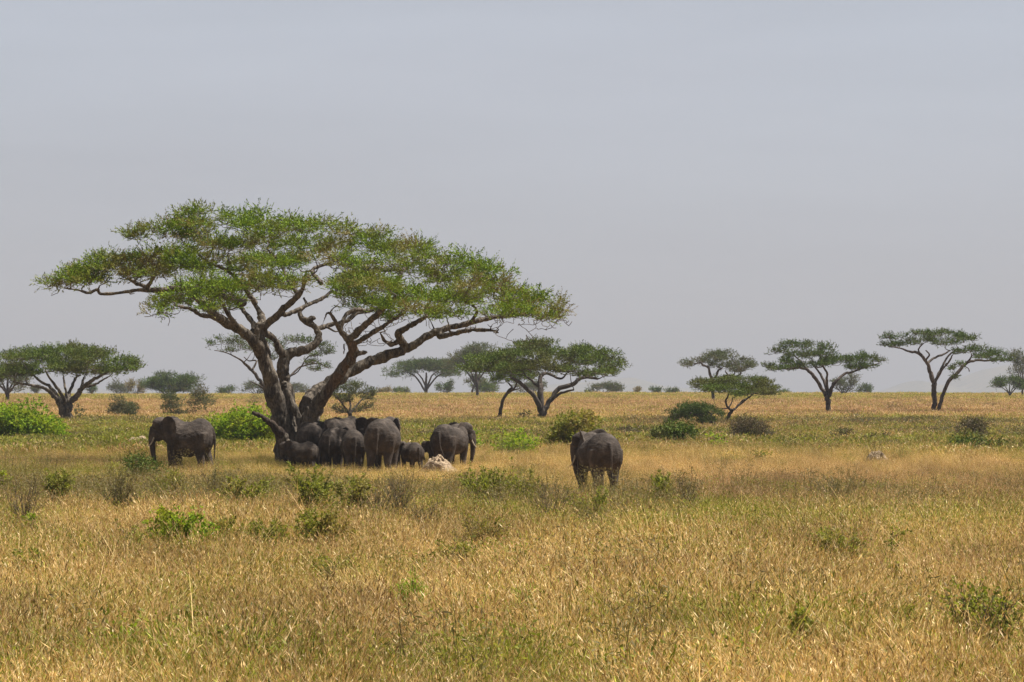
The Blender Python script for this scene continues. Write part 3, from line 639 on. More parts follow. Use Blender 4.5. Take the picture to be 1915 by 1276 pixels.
tree('small_acacia', 'small acacia with wide olive umbrella crown on a leaning forked trunk', 'tree', b, float(b[1]),
     [g10((740, 1240, 36), (790, 1150, 28), (850, 1050, 26), (870, 1010, 24)),
      g10((865, 1020, 20), (800, 960, 16, -.4), (775, 880, 15, -.6), (810, 800, 13, -.8), (830, 740, 10, -1)),
      g10((870, 1020, 20), (950, 960, 18, .4), (1020, 890, 18, .6), (1110, 830, 14, .8), (1200, 760, 10, 1)),
      g10((820, 970, 12), (860, 910, 9, .8), (880, 830, 7, 1)), g10((1000, 920, 12, .5), (1060, 880, 8, -.4), (1150, 800, 6, -.6)),
      g10((800, 990, 10), (700, 990, 5, 0), (620, 960, 4, .3))],
     [(1305, 722, 16, 7), (1325, 718, 24, 6), (1350, 716, 28, 7), (1380, 713, 28, 6), (1405, 716, 28, 7), (1430, 722, 24, 7), (1450, 730, 16, 7), (1370, 728, 32, 8), (1335, 728, 26, 6), (1405, 732, 26, 8), (1385, 736, 22, 6), (1440, 735, 20, 4)],
     M_leaf_mid, M_bark_far, 10, clump=-.35, dens=22, L_=.34, K=8, leaf=(.17, .06), r_tip=.016, twigs=10, depth_k=.8)
b = G(1340, 803)
tree('low_acacia', 'low dark green flat bush-like acacia left of the leaning umbrella trunk', 'tree', b, float(b[1]),
     [[(1345, 806, 4), (1330, 788, 3), (1310, 778, 2.5, -.4), (1285, 772, 2, -.8), (1260, 775, 1.4, -1)], [(1335, 795, 3), (1330, 775, 2, .6), (1320, 768, 1.4, 1)], [(1313, 803, 1.5), (1312, 780, 1.3)]],
     [(1258, 778, 14, 9), (1275, 768, 18, 10), (1295, 764, 22, 10), (1320, 770, 22, 9), (1340, 778, 16, 10), (1300, 776, 24, 8), (1325, 786, 18, 8), (1285, 778, 18, 7), (1250, 787, 8, 6)],
     M_leaf_dark, M_bark_far, 12, clump=-.6, dens=44, L_=.26, K=8, leaf=(.14, .055), r_tip=.014, twigs=4, depth_k=.5)

# crest and beyond
def simple_tree(name, label, px, Y, top, half_w, trunk_h, mat, seed, cat='tree', flat=True, trunk_r=1.6, n=9, base_py=None, lean=0, ff=.5, group=None):
    """small distant tree; top/half_w in photo px"""
    rng = np.random.default_rng(seed); b = B(px, Y)
    pyb = base_py or (755 + (CAM_H - b[2]) / Y * FPX)
    ct = pyb - trunk_h
    pads = []
    hgt = ct - top
    for k in range(n):
        u_ = rng.uniform(-1, 1)
        if flat:
            cy = top + hgt * (.25 + .55 * u_ * u_ + rng.uniform(-.1, .15)); rx = half_w * rng.uniform(.3, .45); ry = hgt * rng.uniform(.18, .3)
        else:
            cy = top + hgt * (.3 + .5 * rng.random()); rx = half_w * rng.uniform(.35, .5); ry = hgt * rng.uniform(.22, .32); u_ *= (1.1 - .4 * abs((cy - top) / hgt - .6))
        pads.append((px + lean + u_ * half_w * .72, cy, rx, ry))
    limbs = [[(px, pyb + 2, trunk_r), (px + lean * .3, pyb - trunk_h * .5, trunk_r * .8), (px + lean * .7, ct, trunk_r * .6), (px + lean, ct - hgt * .3, trunk_r * .4)]]
    for sg in (-1, -.5, .5, 1):
        limbs.append([(px + lean * .4, pyb - trunk_h * rng.uniform(.2, .7), trunk_r * .6), (px + lean + sg * half_w * .3, ct - hgt * .1, trunk_r * .4, rng.uniform(-2, 2)), (px + lean + sg * half_w * .65, ct - hgt * .4, trunk_r * .22, rng.uniform(-3, 3))])
    sc = Y / 420
    return tree(name, label, cat, b, Y, limbs, pads, mat, M_bark_far, seed, dens=9 / sc ** 1.4, L_=.5 * sc ** .6, K=7, leaf=(.24 * sc ** .7, .09 * sc ** .7), r_tip=.03 * sc ** .5, twigs=3, depth_k=.7, sides=6, group=group)
simple_tree('umbrella_acacia', 'distant blue-grey flat-topped acacia on the skyline under the long right limb', 797, 860, 673, 68, 34, M_leaf_dark, 21, n=16, trunk_r=3.4)
simple_tree('umbrella_acacia', 'hazy grey acacia crown peeking out left behind the dense umbrella acacia', 893, 700, 651, 66, 48, M_leaf_dusty, 22, n=16, trunk_r=3, lean=-4)
simple_tree('round_tree', 'small round dark tree on the skyline beside the distant flat-topped acacia', 834, 880, 711, 17, 6, M_leaf_dark, 23, flat=False, n=8)
simple_tree('leaning_tree', 'thin leaning grey tree on the skyline behind the slender leaning trunk', 880, 840, 702, 18, 20, M_leaf_dusty, 24, lean=9, n=6)
simple_tree('round_tree', 'olive rounded tree on the skyline under the dense umbrella acacia', 915, 860, 712, 30, 6, M_leaf_mid, 25, flat=False, n=12)
simple_tree('bushy_tree', 'grey tree thicket seen between the forks of the dense umbrella acacia', 990, 900, 712, 30, 5, M_leaf_dusty, 26, flat=False, n=10)
simple_tree('bushy_tree', 'broad flat grey bush on the skyline right of the dense umbrella acacia', 1128, 860, 717, 36, 4, M_leaf_dusty, 27, flat=True, n=12)
simple_tree('dark_tree', 'dark grey thick-trunked tree at the left edge, behind the wide acacia', 14, 560, 680, 44, 26, M_leaf_dusty, 28, flat=True, n=14, trunk_r=4.5)
simple_tree('dark_tree', 'brown thorn tree on the skyline left of the double-crowned grey-green tree', 254, 780, 711, 17, 5, M_leaf_dry, 29, flat=False, n=8)
simple_tree('bushy_tree', 'hazy pale bush on the skyline behind the brown thorn tree', 225, 1000, 714, 28, 3, M_leaf_dusty, 30, flat=False, n=9)
simple_tree('bushy_tree', 'large grey-green double-crowned tree on the skyline above the left elephant', 316, 720, 697, 50, 9, M_leaf_dark, 31, flat=False, n=24, trunk_r=2.6)
simple_tree('round_tree', 'tiny dark tree on the skyline right of the wide low acacia', 171, 860, 718, 9, 6, M_leaf_dark, 32, flat=False, n=5)
simple_tree('round_tree', 'small pale tree on the skyline under the wide low acacia', 68, 900, 720, 10, 5, M_leaf_dusty, 33, flat=False, n=5)
simple_tree('bushy_tree', 'small dark bush on the skyline left of the thin grey acacia', 424, 900, 724, 16, 3, M_leaf_dark, 34, flat=False, n=7)
simple_tree('round_tree', 'round grey tree on the skyline just left of the biggest trunk', 482, 820, 712, 26, 4, M_leaf_dusty, 35, flat=False, n=10)
simple_tree('bushy_tree', 'hazy bush between the trunks of the biggest tree, on the skyline', 562, 950, 718, 24, 3, M_leaf_dusty, 36, flat=False, n=8)
simple_tree('bushy_tree', 'low hazy green bush on the skyline above the big elephant in the herd', 752, 960, 727, 18, 2, M_leaf_mid, 37, flat=False, n=7)
simple_tree('bushy_tree', 'low brown bush on the skyline left of the hazy green bush', 718, 940, 727, 16, 2, M_leaf_dry, 38, flat=False, n=7)
simple_tree('round_tree', 'small hazy tree on the skyline left of the small spreading acacia', 1226, 960, 726, 12, 3, M_leaf_dark, 39, flat=False, n=5)
simple_tree('bushy_tree', 'pair of low hazy shrubs on the skyline left of the grey-green acacia', 1258, 930, 727, 16, 2, M_leaf_dark, 40, flat=False, n=6)
simple_tree('bushy_tree', 'grey leafy tree behind the trunk of the dark tiered acacia', 1577, 760, 700, 26, 8, M_leaf_dusty, 41, flat=False, n=10, trunk_r=2)
simple_tree('round_tree', 'low round hazy bush on the skyline right of the dark tiered acacia', 1617, 940, 719, 16, 2, M_leaf_dark, 42, flat=False, n=7)
simple_tree('dark_tree', 'small dark tree top showing above the small spreading acacia', 1425, 800, 704, 11, 14, M_leaf_dark, 43, flat=False, n=6)
simple_tree('low_acacia', 'low multi-stemmed dark acacia at the right edge, standing on the slope', 1888, 640, 702, 38, 17, M_leaf_dark, 44, flat=True, n=12, trunk_r=2)
simple_tree('bushy_tree', 'tall grey tree cut by the right edge of the picture', 1912, 700, 654, 26, 40, M_leaf_dusty, 45, flat=False, n=12, trunk_r=2)
simple_tree('dead_tree', 'tiny bare tree with sparse leaves on the skyline left of the small hazy tree', 1190, 900, 727, 7, 5, M_leaf_dry, 46, flat=False, n=3, trunk_r=1.2)
simple_tree('bushy_tree', 'dusty green low tree standing on the skyline between the two lone acacias', 1465, 960, 731, 12, 2, M_leaf_mid, 47, flat=False, n=5)

# ------------------------------------------------------------------ bushes
def bush(name, label, px0, px1, top, base, mat, seed, Y=None, leaf=(.12, .07), dens=30, lumps=12, stems=10, mat_stem=None, depth=1.0, up=.3, cat='bush', group=None, prof=None, K=6, L_=.25, r_tip=.008):
    """a leafy bush that fills the photo box px0..px1, top..base; real depth = width * depth"""
    rng = np.random.default_rng(seed); cx = (px0 + px1) / 2
    b = G(cx, base) if Y is None else B(cx, Y)
    Yb = float(b[1]); s = Yb / FPX; root = empty(name, b); tag(root, label, cat, group)
    w = (px1 - px0) / 2 * s; pb = 755 + (CAM_H - b[2]) / Yb * FPX
    h = (pb - top) * s
    P3 = []
    for k in range(lumps):
        u_ = rng.uniform(-.85, .85); v = rng.uniform(-.8, .8)
        hh = h * (1 - .45 * abs(u_) ** 2.2) if prof is None else h * float(np.interp(u_, prof[0], prof[1]))
        r = rng.uniform(.26, .42) * min(w, h)
        t = rng.uniform(.5, 1.02) if k % 3 else rng.uniform(.1, .6)
        P3.append((u_ * (w - r * .6), v * w * depth * .8, max(r * .5, hh * t - r * .55), r, r, r * rng.uniform(.7, 1)))
    V, F, st = foliage(P3, dens, L_, K, leaf, rng, up=up, spread=.9, low=-.9)
    mesh_obj('foliage', V, F, mat, root)
    tb = Tubes(); nodes = [np.array([0, 0, z]) for z in (.02, .08, .14, .2)]
    tb.add([(0, 0, -.1), (0, 0, .2)], [max(.02, .02 * h + .01)] * 2, 6)
    tg = []
    for p3, (pos, d) in zip(P3, st):
        tg.append(np.array(p3[:3]))
        for _ in range(stems): tg.append(pos[rng.integers(len(pos))])
    grow(nodes, [.03 + .012 * h] * len(nodes), tg, rng, tb, r_tip, wiggle=.1, sides=4, cost_up=.3)
    tb.build('stem', mat_stem or M_twig, root)
    return root
bush('green_bush', 'large bright green leafy bush at the left edge', -45, 128, 752, 828, M_leaf_bright, 51, leaf=(.15, .10), dens=42, lumps=44, stems=3, depth=.7, prof=([-1, -.3, .2, .55, .8, 1], [.8, .97, 1, .72, .55, .35]))
bush('green_bush', 'bright green leafy bush between the left elephant and the biggest trunk', 388, 530, 757, 836, M_leaf_bright, 52, leaf=(.14, .09), dens=44, lumps=30, stems=3, depth=.7, prof=([-1, -.8, 1], [.85, .95, 1]))
bush('green_bush', 'tall olive-green rounded bush just left of the lone right elephant', 1022, 1138, 768, 846, M_leaf_olive, 53, leaf=(.14, .09), dens=44, lumps=36, stems=3, depth=.8, prof=([-1, -.6, -.2, .4, 1], [.45, .85, 1, .9, .6]))
bush('green_bush', 'low green bush behind the grass left of the tall olive-green bush', 918, 1018, 802, 854, M_leaf_bright, 54, leaf=(.12, .08), dens=40, lumps=22, stems=3)
bush('green_bush', 'small green shrub touching the trunk of the right herd elephant', 866, 904, 796, 850, M_leaf_bright, 55, leaf=(.12, .08), dens=30, lumps=9, stems=3)
bush('green_bush', 'yellowish low shrub between the small calf and the right herd elephant', 772, 822, 812, 846, M_leaf_olive, 56, leaf=(.12, .08), dens=24, lumps=10, stems=3)
bush('dark_bush', 'round dark grey-green bush on the dry slope above the left elephant', 200, 264, 741, 782, M_leaf_dusty, 57, leaf=(.13, .06), dens=80, lumps=20, stems=4, prof=([-1, -.5, -.2, 1], [.8, 1, .75, .6]))
bush('dark_bush', 'dusty bush leaning on the right foot of the wide low acacia', 130, 164, 752, 788, M_leaf_dusty, 58, leaf=(.16, .08), dens=30, lumps=9, stems=5)
bush('thorn_bush', 'round thorny grey bush with bare lower twigs behind the left elephant', 302, 352, 731, 782, M_leaf_dusty, 59, leaf=(.13, .05), dens=80, lumps=20, stems=9, prof=([-1, 1], [1, 1]))
bush('thorn_bush', 'taller thorn bush with airy crown above the rump of the left elephant', 345, 402, 716, 780, M_leaf_dusty, 60, leaf=(.13, .05), dens=70, lumps=18, stems=9)
bush('thorn_bush', 'greyish leafless bush against the skyline left of the biggest trunk', 450, 492, 735, 762, M_leaf_dry, 61, leaf=(.15, .05), dens=24, lumps=8, stems=10, Y=480)
b = G(658, 800)
tree('small_acacia', 'small dusty acacia with a drooping crown right behind the herd', 'tree', b, float(b[1]),
     [[(655, 802, 5), (655, 785, 4.2), (654, 772, 3.6)], [(654, 776, 3), (646, 763, 2, -.5), (634, 748, 1.4, -1), (626, 738, .9, -1.2)], [(654, 774, 3), (664, 762, 2, .5), (676, 748, 1.4, 1), (688, 736, .9, 1.4)], [(654, 774, 2.6), (655, 755, 1.8, .6), (652, 740, 1.2, 1), (656, 728, .8, 1)]],
     [(625, 735, 16, 5), (645, 727, 20, 6), (665, 723, 22, 6), (685, 730, 18, 6), (635, 742, 18, 5), (660, 738, 22, 7), (685, 742, 16, 5), (650, 750, 12, 3), (697, 735, 8, 5), (625, 764, 12, 4), (690, 760, 14, 4), (640, 770, 12, 3), (672, 768, 14, 4)],
     M_leaf_dusty, M_bark_far, 62, dens=16, L_=.4, K=6, leaf=(.18, .06), r_tip=.018, twigs=9, depth_k=.7)
bush('dark_bush', 'small dark bush at the foot of the dense umbrella acacia', 966, 1004, 767, 789, M_leaf_dusty, 63, leaf=(.16, .07), dens=16, lumps=9, stems=8)
bush('green_bush', 'wide dark green bush below the low dark acacia', 1216, 1306, 788, 836, M_leaf_mid, 64, leaf=(.13, .08), dens=50, lumps=30, stems=2)
bush('green_bush', 'light green shrub right of the wide dark green bush', 1308, 1368, 806, 844, M_leaf_bright, 65, leaf=(.12, .08), dens=20, lumps=10, stems=4)
bush('dry_bush', 'purplish brown leafless bush right of the leaning umbrella trunk', 1358, 1450, 775, 828, M_scrub, 66, leaf=(.10, .045), dens=75, lumps=28, stems=22, prof=([-1, -.4, .2, 1], [.7, 1, .8, .55]))
bush('dry_bush', 'brown dome-shaped bush on the slope at the far right', 1784, 1854, 782, 828, M_scrub, 67, leaf=(.12, .055), dens=60, lumps=26, stems=14)
bush('green_bush', 'low dark green shrubs at the foot of the brown dome-shaped bush', 1765, 1880, 812, 850, M_leaf_mid, 68, leaf=(.12, .07), dens=44, lumps=26, stems=3)
bush('dry_bush', 'small brown bush on the slope left of the pale mound at right', 1556, 1602, 795, 828, M_scrub, 69, leaf=(.10, .045), dens=60, lumps=14, stems=12)
bush('green_bush', 'dark olive bush in front of the left elephant trunk', 222, 310, 848, 908, M_leaf_mid, 70, leaf=(.09, .045), dens=90, lumps=26, stems=6)
bush('green_bush', 'spreading olive shrub left of the dark olive bush', 178, 240, 864, 912, M_leaf_herb, 71, leaf=(.09, .045), dens=50, lumps=12, stems=8)
bush('green_bush', 'small yellow-green bush on the grass right of the lone elephant', 1400, 1440, 832, 868, M_leaf_olive, 72, leaf=(.1, .06), dens=24, lumps=8, stems=5)
bush('dry_bush', 'dry mauve patch of twigs near the right edge of the grass', 1726, 1770, 905, 968, M_leaf_dry, 73, leaf=(.05, .02), dens=40, lumps=9, stems=20, up=.7)

for k_, (lb, a_, b_, t_, g_, mt, ds, stm) in enumerate([
    ('brown low bush on the slope just right of the tall olive-green bush', 1146, 1214, 793, 824, M_scrub, 44, 12),
    ('olive scrub clump between the purplish brown bush and the small brown bush', 1470, 1546, 800, 832, M_leaf_olive, 26, 8),
    ('small olive shrub right of the green shrub that touches the elephant trunk', 900, 940, 792, 820, M_leaf_olive, 26, 6),
    ('brownish low shrub on the slope above the lumpy pale mound', 776, 822, 790, 806, M_scrub, 34, 10),
    ('low olive bush on the slope above the tail of the tallest herd elephant', 668, 706, 796, 812, M_leaf_olive, 26, 6),
    ('long low green bush right of the foot of the wide low acacia', 176, 252, 784, 806, M_leaf_herb, 30, 4),
    ('small green bush between the left edge bush and the left elephant', 150, 196, 800, 822, M_leaf_olive, 26, 4),
    ('dark low scrub left of the low dark green shrubs at the far right', 1690, 1752, 806, 834, M_leaf_herb, 26, 6),
    ('brown scrub clump in the grass above the pale mound at the right', 1612, 1672, 806, 832, M_scrub, 40, 10),
    ('olive bush left of the wide dark green bush', 1168, 1222, 812, 842, M_leaf_olive, 26, 6)]):
    bush('low_bush', lb, a_, b_, t_, g_, mt, 500 + k_, leaf=(.11, .055), dens=ds, lumps=11, stems=stm)

# ------------------------------------------------------------------ herbs and low shrubs in the grass
def herb(name, label, px, base, top, half_w, mat, seed, n=16, leafy=.8, leaf=(.05, .03), stem_mat=None, cat='shrub', group=None, branch=3, r=.007, splay=1.0):
    rng = np.random.default_rng(seed); b = G(px, base); b = G(px, min(1290, base + .30 * FPX / float(b[1]))); Yb = float(b[1]); s = Yb / FPX
    root = empty(name, b); tag(root, label, cat, group); CLEAR.append((float(b[0]), Yb, half_w * s))
    pb = 755 + (CAM_H - b[2]) / Yb * FPX; h = (pb - top) * s * (1.22 if base < 1000 else 1.0); w = half_w * s * (1.15 if base < 1000 else 1.0)
    tb = Tubes(); pos = []; dirs = []
    for k in range(n):
        a = rng.uniform(0, 2 * math.pi); rr = math.sqrt(rng.random()) * w * splay; hh = h * rng.uniform(.55, 1.0)
        tip = np.array([rr * math.cos(a), rr * math.sin(a), hh]); st = np.array([rng.normal(0, .05 * w + .01), rng.normal(0, .05 * w + .01), -.03])
        mid = st * .5 + tip * np.array([.38, .38, .55]) + rng.normal(0, .03, 3)
        q = catmull(np.array([st, mid, tip]), 4); tb.add(q, np.linspace(r, r * .4, len(q)), 4, cap=False)
        for i in range(3, len(q)):
            pos.append(q[i]); dirs.append(q[i] - q[i - 1])
        for j in range(branch):
            i = rng.integers(2, len(q) - 1); d = (q[i + 1] - q[i]); d /= np.linalg.norm(d) + 1e-6; d = d + rng.normal(0, .5, 3); d[2] = abs(d[2]); ln = rng.uniform(.12, .35) * h
            e = q[i] + d / np.linalg.norm(d) * ln; tb.add([q[i], (q[i] + e) / 2 + rng.normal(0, .01, 3), e], [r * .6, r * .45, r * .3], 3, cap=False)
            for f in (.35, .6, .85, 1.0): pos.append(q[i] * (1 - f) + e * f); dirs.append(d)
    tb.build('stem', stem_mat or M_stem, root)
    pos = np.array(pos); dirs = np.array(dirs); m = int(len(pos) * leafy * 5)
    ix = rng.integers(0, len(pos), m); base_ = pos[ix] + rng.normal(0, .022, (m, 3))
    lv = dirs[ix]; lv = lv / (np.linalg.norm(lv, axis=1)[:, None] + 1e-6) * .6 + rng.normal(0, .6, (m, 3)); lv /= np.linalg.norm(lv, axis=1)[:, None]
    wv = np.cross(lv, rng.normal(0, 1, (m, 3))); wv /= np.linalg.norm(wv, axis=1)[:, None] + 1e-6
    sc = rng.uniform(.6, 1.3, (m, 1)); lv *= leaf[0] * sc; wv *= leaf[1] * sc * .5
    V = np.stack([base_, base_ + lv * .5 + wv, base_ + lv, base_ + lv * .5 - wv], 1).reshape(-1, 3)
    mesh_obj('leaves', V, np.arange(len(V)).reshape(-1, 4), mat, root)
    return root
CLEAR = []
HB = [  # name, label, px, base, top, half_w, mat, n, leafy, leaf, stem
 ('leafy_shrub', 'bright yellow-green leafy shrub in the left middle of the grass', 338, 1042, 948, 62, M_leaf_bright, 46, .8, (.07, .045), 1),
 ('leafy_shrub', 'low yellow-green shrub below the herd, in the middle of the grass', 600, 1040, 962, 62, M_leaf_olive, 40, .8, (.06, .04), 1),
 ('leafy_shrub', 'scattered yellowish plants right of the bright left shrub', 420, 1030, 972, 40, M_leaf_olive, 22, .6, (.06, .04), 1),
 ('green_shrub', 'dull green shrub with woody legs below the left bush gap', 455, 962, 908, 48, M_leaf_herb, 34, .8, (.05, .03), 0),
 ('green_shrub', 'upright grey-green shrub in the grass below the baby elephant', 586, 972, 898, 34, M_leaf_herb, 30, .8, (.05, .03), 0),
 ('green_shrub', 'grey-green shrub between the upright one and the bare brown one', 656, 975, 914, 34, M_leaf_herb, 30, .8, (.05, .03), 0),
 ('bare_shrub', 'bare brown fan-shaped shrub below the big herd elephant', 748, 980, 904, 32, M_leaf_dry, 40, .25, (.035, .015), 0),
 ('bare_shrub', 'low bare brown shrub left of the fan-shaped one', 704, 985, 925, 26, M_leaf_dry, 40, .3, (.035, .015), 0),
 ('bare_shrub', 'bare dark shrub with one stout stem left of the bright yellow-green shrub', 224, 975, 905, 34, M_leaf_dry, 36, .3, (.04, .02), 0),
 ('green_shrub', 'small green-topped shrub left of the stout-stemmed bare shrub', 110, 958, 902, 24, M_leaf_herb, 24, .8, (.05, .03), 0),
 ('bare_shrub', 'purplish bare shrub at the left, below the small green-topped one', 45, 995, 915, 34, M_leaf_dry, 34, .3, (.04, .015), 0),
 ('leafy_shrub', 'bright green sprig beside the purplish bare shrub', 62, 1000, 962, 8, M_leaf_bright, 8, .9, (.06, .04), 1),
 ('leafy_shrub', 'bright green sprig at the left frame edge', 4, 940, 898, 10, M_leaf_bright, 10, 1, (.07, .05), 1),
 ('green_shrub', 'dark green shrub in the grass between the bright shrub and the dark olive bush', 318, 950, 898, 28, M_leaf_herb, 24, .6, (.05, .025), 0),
 ('green_shrub', 'grey-green bush in the centre of the grass, left of the lone elephant', 912, 962, 895, 48, M_leaf_herb, 36, .6, (.05, .03), 0),
 ('green_shrub', 'small green shrub with open twigs between the centre bush and the lone elephant', 985, 950, 905, 30, M_leaf_herb, 26, .6, (.05, .03), 0),
 ('leafy_shrub', 'yellow-olive tangled shrub in the centre of the grass', 905, 1040, 960, 60, M_leaf_olive, 44, .5, (.05, .025), 1),
 ('green_shrub', 'dark green low shrub left of the yellow-olive tangled shrub', 850, 1072, 1008, 34, M_leaf_herb, 30, .8, (.05, .03), 0),
 ('green_shrub', 'green shrub hiding the feet of the lone right elephant', 1100, 985, 930, 42, M_leaf_herb, 26, .8, (.055, .035), 0),
 ('bare_shrub', 'brown twiggy shrub in front of the lone right elephant', 1105, 1000, 950, 38, M_leaf_dry, 26, .3, (.04, .02), 0),
 ('green_shrub', 'green-topped twiggy shrub right of the lone elephant', 1236, 962, 908, 24, M_leaf_herb, 22, .6, (.05, .03), 0),
 ('bare_shrub', 'thin bare twigs right of the green-topped shrub beside the lone elephant', 1280, 968, 902, 22, M_leaf_dry, 22, .2, (.04, .02), 0),
 ('bare_shrub', 'brown twiggy clump in the grass between the low yellow-green shrub and the centre shrub', 790, 1010, 935, 36, M_leaf_dry, 34, .35, (.04, .02), 0),
 ('leafy_shrub', 'loose yellow-green weeds just left of the bright yellow-green shrub', 250, 1050, 985, 34, M_leaf_olive, 18, .5, (.05, .03), 1),
 ('leafy_shrub', 'loose olive weeds between the two yellow-green shrubs at the left', 500, 1045, 975, 46, M_leaf_olive, 30, .5, (.05, .03), 1),
 ('bare_shrub', 'brown open twigs below the left elephant, right of the dark olive bush', 400, 945, 895, 34, M_leaf_dry, 30, .3, (.04, .02), 0),
 ('bare_shrub', 'fine brown twigs right of the grey-green bush in the centre', 1030, 985, 918, 34, M_leaf_dry, 32, .3, (.04, .02), 0),
 ('leafy_shrub', 'yellowish loose shrub between the centre shrubs and the right middle one', 1130, 1040, 985, 44, M_leaf_olive, 22, .4, (.05, .03), 1),
 ('bare_shrub', 'low rusty brown bush in the right half, above the dark green spiky shrub', 1560, 945, 905, 60, M_leaf_dry, 44, .4, (.04, .02), 0),
 ('leafy_shrub', 'yellow-green weeds in the grass left of the lower right shrub', 1690, 1200, 1130, 36, M_leaf_olive, 18, .4, (.05, .03), 1),
 ('leafy_shrub', 'yellow-green weeds at the lower left, above the little leafy weed', 330, 1200, 1135, 40, M_leaf_olive, 16, .35, (.05, .03), 1),
 ('tall_weed', 'single tall dark weed with a branching top in the right half of the grass', 1412, 1022, 935, 14, M_leaf_herb, 3, .6, (.05, .03), 0),
 ('green_shrub', 'dark green spiky shrub in the right middle of the grass', 1574, 1064, 990, 48, M_leaf_herb, 34, .9, (.065, .03), 1),
 ('tall_weed', 'upright green weed just right of the dark green spiky shrub', 1666, 1060, 970, 10, M_leaf_herb, 3, .5, (.06, .035), 1),
 ('tall_weed', 'short leafy weed below the upright green weed', 1674, 1100, 1062, 12, M_leaf_herb, 7, .9, (.06, .04), 1),
 ('green_shrub', 'tall sparse green shrub near the lower right corner', 1810, 1200, 1085, 60, M_leaf_herb, 24, .25, (.06, .04), 0),
 ('bare_shrub', 'grey bare-stemmed shrub in the lower right corner', 1868, 1250, 1110, 50, M_leaf_herb, 40, .35, (.05, .03), 0),
 ('leafy_shrub', 'dark yellowish plant at the bottom right corner of the picture', 1820, 1300, 1215, 40, M_leaf_olive, 26, .6, (.06, .03), 0),
 ('tall_weed', 'leafy weed low in the grass, left of the lower right shrubs', 1502, 1245, 1160, 14, M_leaf_herb, 8, .9, (.06, .04), 1),
 ('leafy_shrub', 'green curled plant at the bottom, right of the centre', 1296, 1268, 1205, 16, M_leaf_bright, 10, .9, (.06, .045), 1),
 ('green_tussock', 'bright green grass tussock in the lower middle of the picture', 768, 1165, 1090, 22, M_leaf_bright, 26, .5, (.10, .012), 1),
 ('green_tussock', 'dark-edged green grass clump low in the middle', 972, 1180, 1118, 26, M_leaf_bright, 24, .5, (.10, .012), 1),
 ('leafy_shrub', 'small green sprouts below the bright left shrub, on the left', 62, 1090, 1030, 40, M_leaf_olive, 22, .6, (.06, .04), 1),
 ('leafy_shrub', 'yellow-green weeds left of the lower middle', 165, 1060, 1005, 30, M_leaf_olive, 18, .5, (.05, .03), 1),
 ('leafy_shrub', 'sparse green shrub in the grass under the low yellow-green shrub', 620, 1095, 1035, 50, M_leaf_olive, 30, .5, (.05, .03), 1),
 ('bare_shrub', 'brown forked twigs at the right end of the sparse green shrub', 618, 1115, 1050, 16, M_leaf_dry, 10, .1, (.04, .02), 0),
 ('leafy_shrub', 'little leafy weed standing at the bottom left', 228, 1260, 1190, 12, M_leaf_bright, 7, .8, (.06, .04), 1),
 ('bare_shrub', 'rusty dry clump of stems at the bottom left of the centre', 735, 1262, 1200, 40, M_leaf_dry, 46, .4, (.05, .012), 0),
]
for k, (nm, lb, px, ba, tp, hw, mt, nn, lf, le, sg) in enumerate(HB):
    herb(nm, lb, px, ba, tp, hw, mt, 200 + k, n=nn, leafy=lf * (1.9 if 'leafy' in nm or 'tuss' in nm else 2.3 if ba < 980 else 1.15), leaf=(le[0] * (1.35 if ba < 980 else 1.0), le[1] * (1.3 if ba < 980 else .9)), stem_mat=M_stem if sg else M_twig, branch=4 if nn > 8 else 8, cat='weed' if 'weed' in nm else ('grass tussock' if 'tuss' in nm else 'shrub'))

# ------------------------------------------------------------------ termite mounds and rocks
def mound(name, label, px, base, w_px, h_px, mat, seed, knobs=8, cat='termite mound', skew=0):
    rng = np.random.default_rng(seed); b = G(px, base); s = float(b[1]) / FPX; w = w_px / 2 * s; h = h_px * s
    n_u, n_v = 110, 44; V = []
    lumps = [(rng.uniform(-.7, .7), rng.uniform(-.6, .6), rng.uniform(.15, .35), rng.uniform(.1, .35)) for _ in range(knobs)]
    for j in range(n_v):
        rr = math.cos(j / (n_v - 1) * math.pi / 2) if j < n_v - 1 else 0.0
        for i in range(n_u):
            a = 2 * math.pi * i / n_u
            e = 1 + .16 * math.sin(a * 3 + seed) + .08 * math.sin(a * 7 + seed * 2)
            x = math.cos(a) * rr * e; y = math.sin(a) * rr * e
            z = (1 - rr ** 2.8) * (1 - .35 * (x - skew) ** 2) * (1 + .5 * skew * x)
            for (lx, ly, lr, lh) in lumps: z += lh * .32 * math.exp(-((x - lx) ** 2 + (y - ly) ** 2) / lr ** 2) * (1 - rr ** 4)
            q = Vector((x * 2.2 + seed, y * 2.2, z * 2)); nz = mnoise.fractal(q, 1, 2, 4) * .16 + abs(mnoise.noise(q * 1.1)) * .14 - max(0, mnoise.noise(q * 3.1) - .15) * .55
            V.append((x * w * (1 + nz * .4), y * w * .8 * (1 + nz * .4), z * h * (.85 + nz) - (.25 if j == 0 else .0)))
    F = []
    for j in range(n_v - 1):
        for i in range(n_u): F.append((j * n_u + i, j * n_u + (i + 1) % n_u, (j + 1) * n_u + (i + 1) % n_u, (j + 1) * n_u + i))
    me = bpy.data.meshes.new(name); me.from_pydata(V, [], F); me.materials.append(mat)
    me.polygons.foreach_set('use_smooth', np.ones(len(F), bool))
    o = bpy.data.objects.new(name, me); COL.objects.link(o); o.location = [float(c) for c in b]; tag(o, label, cat)
    return o
mound('termite_mound', 'pale lumpy termite mound in front of the right herd elephant', 826, 888, 74, 34, M_mound, 81, 9, skew=-.4)
mound('termite_mound', 'low pale mound in the grass in front of the left elephant', 352, 884, 70, 13, M_mound, 82, 7)
mound('termite_mound', 'whitish pointed mound behind the trunk of the left elephant', 252, 838, 66, 23, M_mound, 83, 6, skew=.5)
mound('termite_mound', 'small reddish mound right behind the tail of the left elephant', 461, 842, 30, 15, M_mound, 84, 4)
